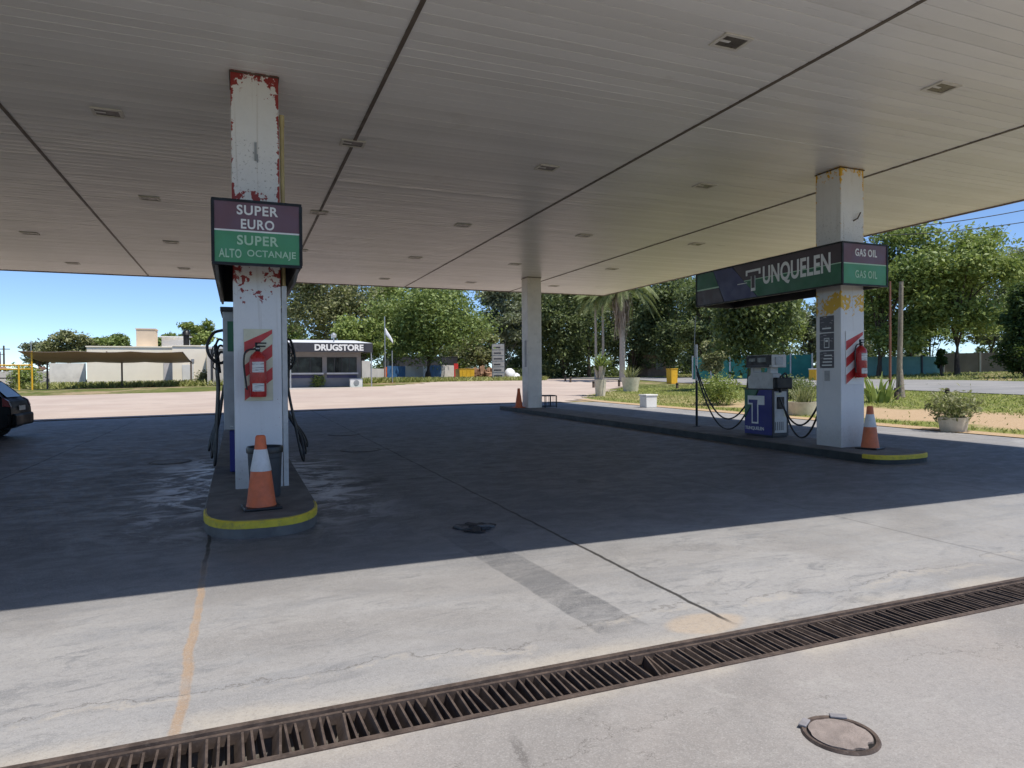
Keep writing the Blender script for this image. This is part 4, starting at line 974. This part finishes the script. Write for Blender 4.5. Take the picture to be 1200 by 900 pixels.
for a, e, nm, mt, ty in fpx:
    p, da = fpt(a+.2); q, de = fpt(e-.2); zt_ = zpix((a+e)/2, ty, (da+de)/2)
    dirv = (q-p).normalized(); nrm = Vector((-dirv.y, dirv.x, 0))*.03
    V = []
    for z in (terr(p.x, p.y)-.1, zt_):
        for s_ in (p-nrm, q-nrm, q+nrm, p+nrm): V.append((s_.x-base.x, s_.y-base.y, z-base.z))
    b = MB(); b.add(V, [(0,3,2,1),(4,5,6,7),(0,1,5,4),(1,2,6,5),(2,3,7,6),(3,0,4,7)]); b.build(nm, mt, t)
def pbox(name, label, cat, px0, px1, py0, py1, d, dep, mat, cap=None, group=None):
    p = far((px0+px1)/2, d); hw = (px1-px0)/2*d/FPX; z1 = zpix((px0+px1)/2, py0, d)-p.z
    t = thing(name, label, cat, p, 0, group)
    b = MB(); b.prism([(-hw*.94,0),(hw*.94,0),(hw,z1),(-hw,z1)], -dep/2, dep/2, 'y'); b.build('body', mat, t, bevel=.02)
    b = MB(); b.box(-hw-.03,hw+.03,-dep/2-.03,dep/2+.03,z1,z1+.07); b.build('lid', cap or mat, t, bevel=.02)
    for s in ((-.55,0,.55) if mat == m_yellowp and px1-px0 > 12 else ()): b = MB(); b.box(hw*s-.03,hw*s+.03,-dep/2-.03,-dep/2-.002,.05,z1-.05); b.build('rib', mat, t)
    return t
pbox('skip_bin', 'yellow skip bin beyond the lot beside the rubble', 'skip', 535.5, 554, 433, 446, 78, 1.6, m_yellowp)
pbox('orange_block', 'orange red block at the foot of a thin pole near the drugstore', 'block', 456, 463.5, 450.5, 456, 56, .5, M('brick_orange', (.50,.13,.06), .7, .1, 3))
pbox('waste_bin', 'yellow roadside bin beyond the road, left of the hose mast', 'bin', 783, 792, 433, 443, 56, .7, m_yellowp, None, 'yellow bins beyond the road')
pbox('waste_bin', 'yellow roadside bin with white top peeping left of the right pillar', 'bin', 951, 959, 433, 446, 52, .7, m_yellowp, m_white, 'yellow bins beyond the road')
pbox('meter_box', 'low white box on the grass beyond the right island', 'box', 752, 767, 464, 477.5, dbase(759, 477.5), .5, m_white)
pbox('dark_shed', 'low black roofed shed behind the patchwork panel fence', 'shed', 452, 533, 419, 436, 90, 4, m_charcoal)
p = far(568, 86); b = MB()
for i in range(70):
    s = random.uniform(.2,.6); mm = Matrix.Translation((random.gauss(0,1.1), random.gauss(0,.5), random.uniform(.1,1.3))) @ Matrix.Rotation(random.uniform(0,3), 4, Vector((random.random(), random.random(), random.random())).normalized())
    b.box(-s,s,-s*.6,s*.6,-s*.35,s*.35, M=mm)
o = b.build('rubble_heap', M('rubble_brown', (.30,.17,.10), .9, .45, .8)); o.location = p; setp(o, 'heap of brown rubble between the yellow skip and the price tower', 'rubble', kind='stuff')
p = far(597, 88); t = thing('white_sack', 'bulging white bulk sack right of the price tower', 'sack', p)
b = MB(); b.lathe([(.5,0),(.75,.2),(.8,.8),(.55,1.25),(.25,1.5)], 14, wob=.12); b.build('sack', m_whiteplastic, t, smooth=60)
b = MB(); b.lathe([(.5,0),(.7,.2),(.5,.7),(.2,.9)], 12, (.9,.1,0), wob=.15); b.build('side_bag', m_whiteplastic, t, smooth=60)
m_pricep = M('price_panel_grey', (.34,.33,.33), .6, .15, 2, dirt=.3); d = 76; p = far(584, d); t = thing('price_tower', 'grey price tower with stacked pale panels at the roadside', 'price sign', p, R_(-15)); z1 = zpix(584, 403, d)-p.z
hw = 7.3*d/FPX; b = MB(); b.box(-hw,hw,.0,.25,0,z1); b.build('frame', m_grey, t)
for k in range(6):
    a = .25+(z1-.3)*k/6; b = MB(); b.box(-hw+.05,hw-.05,-.03,-.003,a+.06,a+(z1-.3)/6-.04); b.build('price_panel', m_pricep, t)
    b = MB(); b.box(-hw+.2,hw-.25-.1*(k%3),-.045,-.031,a+.22,a+.36); b.build('price_marks', m_charcoal, t)
for lb, px, d, top, bot in (('tall thin flagpole with small white flag behind the panel fence', 451.5, 58, 371, 0), ('shorter thin pole standing in the orange block', 459.8, 56.05, 411, 0)):
    p = far(px, d); t = thing('flagpole', lb, 'pole', p); z1 = zpix(px, top, d)-p.z; b = MB(); b.tube([(0,0,0),(0,0,z1)], .04, 8); b.build('pole', m_galv, t)
    if top < 400:
        b = MB(); V = []; F = []
        for i in range(6):
            for j in range(4): V.append((.06+.13*i, .05*math.sin(i*1.4), z1-.95-.22*i-.20*j*(1-.1*i)))
        for i in range(5):
            for j in range(3): q = i*4+j; F.append((q, q+4, q+5, q+1))
        b.add(V, F); o = b.build('flag', m_whiteplastic, t, smooth=60); o.modifiers.new('solid', 'SOLIDIFY').thickness = .01

# ------------------------------------------------------------------ right side: fences, walls, houses
def wall_line(name, label, cat, pa, da, pb, db, ytop, mat, th=.15, posts=0, postmat=None, rail=None):
    A, B = far(pa, da), far(pb, db); mid = (A+B)/2; L = (B-A).length; ang = math.atan2(B.y-A.y, B.x-A.x)
    t = thing(name, label, cat, (mid.x, mid.y, min(A.z, B.z)), ang); zt_ = zpix((pa+pb)/2, ytop, (da+db)/2)-t.location.z
    b = MB(); b.box(-L/2, L/2, -th/2, th/2, -.3, zt_); b.build('panel', mat, t)
    for k in range(posts):
        x = -L/2+L*k/(posts-1) if posts > 1 else 0; b = MB(); b.box(x-.06, x+.06, -th/2-.08, th/2+.02, -.3, zt_+.12); b.build('post', postmat or m_galv, t)
    if rail: b = MB(); b.box(-L/2, L/2, -th/2-.05, th/2+.05, zt_+.001, zt_+.06); b.build('rail', rail, t)
    return t
wall_line('net_fence', 'dark green netted fence beyond the road behind the blue pump', 'fence', 812, 66, 952, 60, 417, m_teal, .06, 7, m_galv)
m_teal2 = M('pale_teal_net', (.16,.32,.29), .8, .12, 1.0)
wall_line('net_fence', 'pale teal netted fence beyond the road right of the right pillar', 'fence', 1008, 58, 1104, 58, 418, m_teal2, .06, 5, m_charcoal)
wall_line('brick_wall', 'grey brown block wall behind the lawn at the right edge', 'wall', 1106, 60, 1240, 56, 413, M('block_wall', (.20,.165,.14), .9, .12, 1.2, bump=.3), .2, 4, m_wallgrey)
p = far(775, 92); t = thing('brick_house', 'dark brick house half hidden under trees left of the hose mast', 'house', p)
b = MB(); b.box(-2.2,2.2,0,5,-.3,3.0); b.build('wall', m_brick, t); b = MB(); b.prism([(-2.6,3.0),(2.6,3.0),(0,4.2)], -.3, 5.3, 'y'); b.build('roof', M('dull_tile', (.14,.09,.07), .9, .2, 3), t); b = MB(); b.box(-.9,.2,-.04,-.005,.9,2.1); b.build('window', m_glass, t)
# bollards
def bollard(label, px, d, h, rr=.09):
    p = far(px, d); t = thing('bollard', label, 'bollard', p, 0, 'short black bollards on the verge'); b = MB(); b.lathe([(rr,-.1),(rr,h-.03),(rr*.8,h)], 12); b.build('stump', m_bark_b, t, smooth=40)
    b = MB(); b.lathe([(rr*1.06,h-.16),(rr*1.06,h-.08)], 12); b.build('band', m_black, t)
for lb, px, d, h in (('short dark bollard on the verge straight above the potted bush', 1110, 29.2, .36), ('short dark bollard at the foot of the wooden pole', 1050.5, 28.0, .52), ('short dark bollard left of the blue pump', 866, 42, .42), ('dark bollard on the lawn left of the hose mast', 793.5, 46, .42), ('dark bollard on the grass between the two palm planters', 725.5, 50, .55), ('dark bollard just left of the nearer palm planter', 695.5, 48, .5), ('paired dark bollard near the far pillar, right one', 668.5, 58, .5), ('paired dark bollard near the far pillar, left one', 662.5, 61, .55)):
    bollard(lb, px, d, h)
# wooden poles and wires
for lb, px, px2, d, top, rr, mt in (('tall weathered wooden utility pole on the right verge', 1053, 1059, 29.5, 330, .125, m_wood), ('slim reddish pole left of the wooden utility pole', 1043, 1043.5, 31, 330, .06, M('reddish_pole', (.22,.09,.06), .7, .2, 3))):
    p = far(px, d); t = thing('utility_pole', lb, 'pole', p); z1 = zpix(px2, top, d)-p.z; off = (px2-px)*d/FPX
    b = MB(); b.tube([(0,0,-.2),(off*.6*.8,0,z1*.5),(off*.8,0,z1)], [rr, rr*.85, rr*.7], 10); b.build('pole', mt, t, smooth=50)
    if rr > .1: b = MB(); b.tube([(-.2,-.35,0),(off*.3,-.05,z1*.24)], [.11,.08], 8); b.build('stub', mt, t, smooth=50)
for lb, pa, pb, d in (('upper power cable crossing the sky at the right edge', (1040, 268), (1290, 226), 34), ('lower power cable crossing the sky at the right edge', (1040, 276), (1290, 244), 36)):
    A, B = far(pa[0], d), far(pb[0], d*.9); A.z = zpix(*pa, d); B.z = zpix(*pb, d*.9)
    b = MB(); b.tube(hang(A, B, .25, 16), .022, 6); o = b.build('power_cable', m_rubber); setp(o, lb, 'cable')

# ------------------------------------------------------------------ vegetation
def leafcards(centers, sizes, up=.35, aspect=.55, droop=0):
    n = len(centers); nr = rng.normal(size=(n,3)); nr[:,2] = np.abs(nr[:,2])+up; nr /= np.linalg.norm(nr, axis=1)[:,None]
    t = rng.normal(size=(n,3)); 
    if droop: t = t*.35+np.array([0,0,-droop])
    t -= nr*(t*nr).sum(1)[:,None]; t /= np.linalg.norm(t, axis=1)[:,None]; bt = np.cross(nr, t)
    s = sizes[:,None]; a = t*s; b_ = bt*s*aspect
    V = np.stack([centers-a, centers+b_*.9-a*.1+nr*s*.12, centers+a, centers-b_*.9-a*.1+nr*s*.12], 1).reshape(-1,3)
    return V, np.arange(4*n).reshape(-1,4)
def quadmesh(name, V, F, mat, parent=None):
    me = bpy.data.meshes.new(name); n, m = len(V), len(F)
    me.vertices.add(n); me.vertices.foreach_set('co', V.astype(np.float32).ravel()); me.loops.add(m*4); me.loops.foreach_set('vertex_index', F.astype(np.int32).ravel())
    me.polygons.add(m); me.polygons.foreach_set('loop_start', np.arange(0, 4*m, 4, dtype=np.int32)); me.update(calc_edges=True); me.validate()
    me.materials.append(mat); o = bpy.data.objects.new(name, me); C.objects.link(o)
    if parent is not None: o.parent = parent
    return o
def tree(name, label, loc, H, cb, rx, ry, mat, bk, n=6000, ls=.28, clumps=26, tr=.22, droop=0, fill=.55, group='trees round the forecourt', shape='round', lean=0, clr=1.0, cat='tree'):
    """H total height, cb height of the crown's lowest leaves, rx/ry crown half widths"""
    t = thing(name, label, cat, loc, random.uniform(0, 6.28) if abs(rx-ry) < .01 else 0, group)
    hz = (H-cb)/2; cz = cb+hz
    cc = []; clumps = int(clumps*1.35)
    while len(cc) < clumps:
        v = rng.normal(size=3); v /= np.linalg.norm(v); r = fill+(1-fill)*rng.random()**.6
        if rng.random() < .25: r *= .55
        q = v*r
        if shape == 'cone': zz = (q[2]+1)/2; k = 1.08-zz*.95; q[0] *= k; q[1] *= k
        if shape == 'flat' and q[2] < -.3: q[2] *= .4
        cc.append((q[0]*rx*.92, q[1]*ry*.92, cz+q[2]*hz*.90))
    cc = np.array(cc); cr = rng.uniform(.55, 1.3, clumps)*clr*min(rx, ry, hz*1.3)*(.34 if shape != 'cone' else .30)
    per = np.maximum(20, (2.1*n*cr**2/np.sum(cr**2)).astype(int)); P = []; sz = []
    for c_, r, k in zip(cc, cr, per):
        d_ = rng.normal(size=(k,3)); d_ /= np.linalg.norm(d_, axis=1)[:,None]; rr = r*rng.random(k)**.45*(1+.25*rng.normal(size=k))
        q = c_+d_*rr[:,None]*np.array([1.15,1.15,.75])
        if droop: q[:,2] -= rng.random(k)**2*droop
        P.append(q); sz.append((.45+1.1*rng.random(k)**1.6)*ls)
    P = np.concatenate(P); sz = np.concatenate(sz)*.66; ok = P[:,2] > .15; P, sz = P[ok], sz[ok]
    V, F = leafcards(P, sz, droop=.8 if droop else 0); quadmesh('crown', V, F, mat, t)
    b = MB(); top = cb+hz*1.1
    tp = [(0,0,-.2), (lean*.2+random.gauss(0,.05), random.gauss(0,.05), cb*.5), (lean*.6, 0, cb), (lean, random.gauss(0,.1), top)]
    b.tube(smoothpath(tp, 5), [tr*(1.25-.09*i) if i else tr*1.5 for i in range(16)][:16] if tr > .02 else .02, 8)
    idx = rng.permutation(clumps)[:min(clumps, 11)]
    for i in idx:
        c_ = cc[i]; st = cb*.75+rng.random()*(top-cb*.75)*.6; s0 = Vector((lean*.5, 0, st)); e = Vector(c_); mid = s0.lerp(e, .5)+Vector((0,0,.12*(e-s0).length))
        b.tube(smoothpath([s0, mid, e], 4), [tr*.42*(1-.095*q) for q in range(9)], 6)
    b.build('trunk', bk, t, smooth=60)
    return t
def ptree(name, label, px, d, ytop, ycb, wpx, mat, bk, depth=None, **k):
    p = far(px, d); H = zpix(px, ytop, d)-p.z; cb = zpix(px, ycb, d)-p.z; rx = wpx/2*d/FPX
    return tree(name, label, p, H, cb, rx, depth or rx, mat, bk, **k)
bgl = ['far green tree glimpsed above the left end of the drugstore roof', 'far tree behind the tip of the small white flag', 'far olive tree behind the yellow skip, below the sky gap', 'far grey green tree left of the far pillar, beyond the price tower', 'far dark tree filling in right behind the far pillar rack', 'far tree behind the two slim palm trunks, left side', 'far olive tree behind the slim and shaggy palms', 'far dark tree above the brick house roof', 'far tree behind the far end of the long name sign', 'far dark tree between hose mast and weeping tree', 'far tree behind the head of the blue pump', 'far grey tree just right of the right pillar', 'far tree under the gas oil panel, right side', 'far tree behind the teal fence and wooden pole', 'far grey tree behind the conifer at the right edge']
# left background
ptree('broad_tree', 'olive bushy tree over the left end of the carport', 80, 82, 388, 424, 62, m_leaf_olive, m_bark_b, n=4500, ls=.32)
ptree('broad_tree', 'dark green low tree between the olive tree and the chimney', 134, 86, 391, 420, 58, m_leaf_mid, m_bark_b, n=4200, ls=.32, clumps=24)
ptree('broad_tree', 'small bluish tree at the far left by the poles', 46, 95, 402, 428, 40, m_leaf_grey, m_bark_b, n=2500, ls=.34)
ptree('feathery_tree', 'light feathery tree rising behind the black flue', 232, 84, 375, 410, 42, m_leaf_bright, m_bark_g, n=2600, ls=.30, fill=.4, clumps=16, clr=.9)
ptree('broad_tree', 'tree top just right of the chimney', 194, 95, 392, 415, 40, m_leaf_mid, m_bark_b, n=2500, ls=.34)
# behind the drugstore
ptree('tall_gum_tree', 'tall olive gum tree rising behind the drugstore', 388, 76, 292, 398, 128, m_leaf_olive, m_bark_g, n=11000, ls=.30, clumps=38)
ptree('round_tree', 'yellow green round tree at the drugstore roof corner', 424, 64, 366, 425, 62, m_leaf_bright, m_bark_b, n=6000, ls=.24)
ptree('broad_tree', 'big leafy green tree with deep shade behind the panel fence', 502, 72, 318, 428, 130, m_leaf_mid, m_bark_b, n=15000, ls=.27, clumps=44, tr=.35)
ptree('broad_tree', 'mid green tree filling the gap left of the big leafy tree', 452, 86, 322, 425, 66, m_leaf_bright, m_bark_b, n=7000, ls=.30)
ptree('tall_gum_tree', 'pale tall gum tree beside the sky gap left of the far pillar', 592, 92, 318, 428, 66, m_leaf_grey, m_bark_g, n=7000, ls=.34, clumps=30)
ptree('broad_tree', 'bright tree behind the rubble heap', 566, 88, 385, 430, 46, m_leaf_olive, m_bark_b, n=3500, ls=.3)
# dark wood in the middle
for lb, px, d, yt, w_, mt, cbp in (('dark evergreen tree directly behind the far pillar', 622, 98, 312, 80, m_leaf_dark, 444), ('dark tree just right of the far pillar', 660, 94, 318, 84, m_leaf_dark, 444), ('lighter tree above the two slim palm trunks', 690, 104, 305, 80, m_leaf_mid, 400), ('very dark tree behind the shaggy palm', 742, 92, 322, 86, m_leaf_dark, 444), ('dark tree over the brick house', 788, 88, 305, 84, m_leaf_dark, 440), ('dark tree behind the hose mast', 830, 78, 315, 76, m_leaf_dark, 440)):
    ptree('evergreen_tree', lb, px, d, yt, cbp, w_, mt, m_bark_b, n=8500, ls=.32, clumps=34, tr=.3)
for i, (px, yt, w_, mt) in enumerate(((350, 372, 60, m_leaf_mid), (478, 330, 70, m_leaf_mid), (535, 352, 60, m_leaf_olive), (610, 325, 60, m_leaf_grey), (642, 318, 60, m_leaf_dark), (676, 312, 66, m_leaf_mid), (716, 308, 70, m_leaf_olive), (762, 306, 70, m_leaf_dark), (812, 310, 66, m_leaf_mid), (856, 322, 60, m_leaf_dark), (900, 330, 44, m_leaf_mid), (984, 330, 66, m_leaf_grey), (1018, 318, 60, m_leaf_mid), (1090, 300, 74, m_leaf_mid), (1196, 282, 66, m_leaf_grey))):
    ptree('background_tree', 'BG', px, 118+7*math.sin(i*2.3), yt, 446, w_, mt, m_bark_b, n=4800, ls=.45, clumps=28, group='trees in the far back row')['label'] = bgl[i]
# right
ptree('weeping_tree', 'weeping tree with hanging strands and thick trunk behind the blue pump', 884, 42, 300, 404, 112, m_leaf_dark, m_bark_b, n=9000, ls=.22, droop=2.2, tr=.40, clumps=26)
ptree('bushy_shrub', 'pale green leaning shrub just right of the hose mast', 838, 56, 398, 440, 34, m_leaf_olive, m_bark_b, n=2600, ls=.2)
ptree('thin_tree', 'thin tree with light leaves left of the right pillar', 918, 64, 340, 412, 46, m_leaf_bright, m_bark_b, n=2600, ls=.26, fill=.4, tr=.13)
ptree('broad_tree', 'grey green tree seen beside the right pillar', 950, 78, 352, 425, 40, m_leaf_grey, m_bark_b, n=4000, ls=.3)
ptree('broad_tree', 'tree with light clumps directly right of the gas oil panel', 1030, 56, 246, 418, 128, m_leaf_mid, m_bark_b, n=9500, ls=.27, clumps=34)
ptree('broad_tree', 'big light green tree with dark trunk beside the block wall', 1122, 54, 252, 398, 132, m_leaf_bright, m_bark_b, n=12000, ls=.26, clumps=40, fill=.45, tr=.2)
ptree('broad_tree', 'dim grey green tree behind the light green tree', 1160, 78, 290, 420, 74, m_leaf_grey, m_bark_b, n=6000, ls=.32)
ptree('broad_tree', 'shady tree behind the teal fence', 1068, 76, 300, 426, 70, m_leaf_mid, m_bark_b, n=7000, ls=.32)
ptree('cypress_tree', 'small dark cypress in front of the block wall', 1103, 54, 402, 438, 17, m_leaf_con, m_bark_b, n=2600, ls=.15, shape='cone', clumps=18, fill=.35)
ptree('conifer_tree', 'big dark conifer at the right edge of the view', 1200, 44, 322, 444, 66, m_leaf_con, m_bark_b, n=9000, ls=.18, clumps=44, shape='cone', fill=.5)
ptree('broad_tree', 'tree beyond the right edge behind the conifer', 1225, 66, 285, 410, 90, m_leaf_mid, m_bark_b, n=6000, ls=.3)

P = []
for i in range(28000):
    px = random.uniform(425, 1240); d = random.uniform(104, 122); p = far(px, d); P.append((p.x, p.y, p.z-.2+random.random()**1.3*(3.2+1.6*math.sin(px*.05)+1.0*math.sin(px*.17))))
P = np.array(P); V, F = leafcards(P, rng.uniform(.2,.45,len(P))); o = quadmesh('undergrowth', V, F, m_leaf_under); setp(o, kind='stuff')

# palms
def frond(b, base, az, L, rise, droop, w_, nl=22, leafw=.03):
    pts = []; 
    for i in range(11):
        s = i/10; r = L*s*(1-.12*s); z = rise*L*s-droop*L*s*s; pts.append(Vector((base[0]+r*math.cos(az), base[1]+r*math.sin(az), base[2]+z)))
    b.tube(pts, [.03*(1-.8*i/10)+.004 for i in range(11)], 5)
    side = Vector((-math.sin(az), math.cos(az), 0))
    for i in range(nl):
        s = .15+.83*i/nl; k = s*10; j = min(int(k), 9); p = pts[j].lerp(pts[j+1], k-j); t = (pts[j+1]-pts[j]).normalized()
        ll = w_*math.sin(math.pi*min(1, .12+s*.88))**.6*random.uniform(.8,1.1)
        for sg in (-1, 1):
            e = p+side*sg*ll*.75+t*ll*.45+Vector((0,0,-ll*.45)); wv = t*leafw
            b.add([p-wv, p+wv, e+wv*.2, e-wv*.2], [(0,1,2,3)])
def palm(label, px, d, ycr, nfr, L, trunk_r, mt, skirt=0, name='palm_tree'):
    p = far(px, d); H = zpix(px, ycr, d)-p.z; t = thing(name, label, 'palm', p, 0, 'palms on the verge by the road')
    b = MB(); b.tube(smoothpath([(0,0,-.2),(.05,0,H*.5),(.0,0,H)], 8), [trunk_r*(1.15-.02*i) for i in range(17)], 10); b.build('trunk', mt, t, smooth=60)
    b = MB()
    for i in range(nfr): frond(b, (0,0,H), i*2.4+random.uniform(-.2,.2), L*random.uniform(.8,1.1), random.uniform(.25,1.05), random.uniform(.7,1.25), .6, 30, .055)
    b.build('crown', m_leaf_palm, t)
    if skirt:
        b = MB()
        for i in range(130):
            az = i*2.4; o_ = random.uniform(.25,1.05); zt_ = H-.1-random.random()*.9; ln = random.uniform(1.4,4.6); sd = Vector((-math.sin(az), math.cos(az), 0)); prev = None
            for k in range(9):
                s_ = k/8; r_ = o_*min(1, s_*3.2)*(1-.25*max(0, s_-.4)); q = Vector((r_*math.cos(az+.25*math.sin(s_*4+i)), r_*math.sin(az+.25*math.sin(s_*4+i)), zt_+.25*math.sin(min(1, s_*2.6)*math.pi)-ln*max(0, s_-.15))); wv = sd*(.07*(1-.6*s_)*random.uniform(.5,1.3))
                if prev: b.add([prev[0]-prev[1], prev[0]+prev[1], q+wv, q-wv], [(0,1,2,3)])
                prev = (q, wv)
        b.build('dead_skirt', m_dead, t)
    return t
palm('slim palm with pale trunk, left of the pair behind the planter', 698, 62, 352, 16, 2.4, .11, m_bark_w)
palm('slim palm with pale trunk, right of the pair behind the planter', 706.5, 63, 347, 16, 2.4, .11, m_bark_w)
palm('stout palm with shaggy skirt of dead brown fronds', 729, 60, 340, 34, 3.9, .24, m_bark_w, 3.0)

# planters
def planter(label, px, d, r0, r1, h, square=False):
    p = far(px, d); t = thing('planter', label, 'planter', p, .2, 'concrete planters on the verge'); b = MB(); n = 4 if square else 20
    b.lathe([(r0,-.02),(r1,h),(r1*.86,h),(r1*.84,h-.08)], n); b.build('pot', m_pot, t, smooth=40)
    b = MB(); b.lathe([(r1*.83,h-.07),(.01,h-.04)], n); b.build('soil', m_soil, t)
    return t, h
def blades(b, n, z, L0, L1, spread, w_=.035, r=.12):
    for i in range(n):
        az = random.uniform(0, 6.28); L = random.uniform(L0, L1); sp = random.uniform(.2, spread); base = Vector((r*random.random()*math.cos(az), r*random.random()*math.sin(az), z)); prev = None
        sd = Vector((-math.sin(az), math.cos(az), 0))*w_
        for k in range(6):
            s = k/5; q = base+Vector((math.cos(az)*L*sp*s**1.3, math.sin(az)*L*sp*s**1.3, L*(s-.55*sp*s*s))); wv = sd*(1-s*.92)*(0.7+s if s < .3 else 1)
            if prev: b.add([prev[0]-prev[1], prev[0]+prev[1], q+wv, q-wv], [(0,1,2,3)])
            prev = (q, wv)
def pot_plant(label, px, d, r0, r1, h, nb, L0, L1, spread, mat, w_=.035, trunks=0, square=False):
    t, hh = planter(label, px, d, r0, r1, h, square)
    b = MB(); blades(b, nb, h-.05+(.55 if trunks else 0), L0, L1, spread, w_, r1*.7)
    if trunks:
        for q in range(trunks): a = q*2.1; blades(b, 26, h+.6+.15*q, L0*.7, L1*.7, spread, w_, .1); 
        c_ = MB(); 
        for q in range(trunks): a = q*2.1; c_.tube([(.1*math.cos(a), .1*math.sin(a), h-.1), (.24*math.cos(a), .24*math.sin(a), h+.75)], [.10,.13], 8)
        c_.build('trunk', m_bark_w, t)
    b.build('foliage', mat, t)
    return t
pot_plant('tall pale planter with branching yucca on the verge', 703.5, 37.5, .26, .33, .95, 50, .8, 1.4, 1.3, m_leaf_mid, .06, 3)
pot_plant('pale planter with spiky plant right of the branching yucca', 739, 43, .45, .60, .9, 70, .6, 1.2, .9, m_leaf_olive, .035)
pot_plant('wide pale planter with grassy plant seen between pump and pillar', 941, 22.6, .46, .52, .46, 90, .5, .95, .8, m_leaf_olive, .02)
t, hh = planter('low chipped planter with bushy plant beside the shaded apron', 1117, dbase(1117, 506), .28, .34, .36)
P = rng.normal(size=(1500,3))*np.array([.36,.36,.19])+np.array([0,0,.62]); P = P[np.hypot(P[:,0], P[:,1]) < .62]; P[:,2] = np.maximum(P[:,2], .30-.25*rng.random(len(P))*(np.hypot(P[:,0],P[:,1])>.38)); V, F = leafcards(P, rng.uniform(.03,.085,len(P)), aspect=.4); quadmesh('foliage', V, F, m_leaf_olive, t)
b = MB(); blades(b, 60, .3, .4, .75, 1.1, .012, .25); b.build('stems', m_leaf_mid, t)
# bushes
def bush(name, label, px, d, w_, h, n, mat, ls=.07):
    p = far(px, d); t = thing(name, label, 'bush', p, 0, 'bushes on the verge'); q = rng.normal(size=(n,3)); q /= np.linalg.norm(q, axis=1)[:,None]; r = rng.random(n)**.4*(1+.2*np.sin(q[:,0]*7+q[:,1]*5)+.15*rng.normal(size=n))
    P = q*r[:,None]*np.array([w_/2,w_/2,h*.55])+np.array([0,0,h*.5]); P = P[P[:,2] > .02]; V, F = leafcards(P, rng.uniform(.6,1.3,len(P))*ls, aspect=.4); quadmesh('foliage', V, F, mat, t)
    b = MB()
    for k in range(6): a = k*1.05; b.tube([(0,0,-.05),(.2*w_*math.cos(a), .2*w_*math.sin(a), h*.6)], [.02,.008], 5)
    b.build('stems', m_bark_b, t)
bush('leafy_bush', 'sprawling yellow green bush left of the blue pump', 842, 28.5, 1.9, 1.25, 2600, m_leaf_bright, .075)
bush('leafy_bush', 'small yellow green bush at the drugstore front', 372, 49, 1.2, .9, 900, m_leaf_bright, .10)
bush('leafy_bush', 'green bush by the yellow pipe frame at far left', 28, 58, 2.6, 2.0, 1800, m_leaf_bright, .14)
bush('leafy_bush', 'dark little bush under the middle of the carport', 102, 63.5, 1.6, .7, 900, m_leaf_dark, .10)
bush('leafy_bush', 'straggly bush at the right foot of the cream building', 240, 60, 1.6, 1.3, 900, m_leaf_olive, .12)
bush('hedge_bush', 'long dark hedge on the verge behind the wide pale planter', 925, 31, 2.6, 1.0, 2400, m_leaf_dark, .08)
p = far(1030, 27); t = thing('banana_plant', 'broad leaved green plant at the foot of the reddish pole', 'plant', p)
b = MB(); blades(b, 34, 0, .8, 1.5, .75, .11, .55); b.build('leaves', m_leaf_bright, t)

# grass: blades along the verge and the far edges of the lot
def grass(n, fx, h0, h1, name, mat=None):
    V = []; F = []
    for i in range(n):
        x, y = fx(); z = terr(x, y)+.01; a = random.uniform(0, 6.28); h = random.uniform(h0, h1); w_ = h*.16+.01; dx, dy = math.cos(a)*w_, math.sin(a)*w_; lx, ly = random.gauss(0, h*.8), random.gauss(0, h*.8)
        q = len(V); V += [(x-dx, y-dy, z), (x+dx, y+dy, z), (x+lx+dx*.15, y+ly+dy*.15, z+h), (x+lx-dx*.15, y+ly-dy*.15, z+h)]; F.append((q, q+1, q+2, q+3))
    o = raw(name, V, F, mat or m_grass); return setp(o, kind='stuff')
def f1():
    while True:
        y = random.uniform(8, 44); x = random.uniform(SX1+.5, road_x(y)-.2); u = x-SX1
        dens = (.0 if u < .7 else .9) if u < 1.6 else .012 if u < 5.2 and y < 24 else .6
        if random.random() < dens and not (y > 29 and x < 14.5+(y-29)*.85): return x, y
grass(26000, f1, .03, .10, 'verge_grass')
def f2():
    px = random.uniform(18, 262); d = random.uniform(56, 66); p = far(px, d); return p.x, p.y
grass(9000, f2, .10, .6, 'edge_grass')
def f3():
    px = random.uniform(424, 640); s = (px-424)/200; d = random.uniform(54+s*12, 60+s*30); p = far(px, d); return p.x, p.y
grass(6000, f3, .10, .5, 'rough_grass')
def f4():
    y = random.uniform(12, 80); x = road_x(y)+10.3+random.random()*14; return x, y
grass(9000, f4, .06, .2, 'lawn_grass')
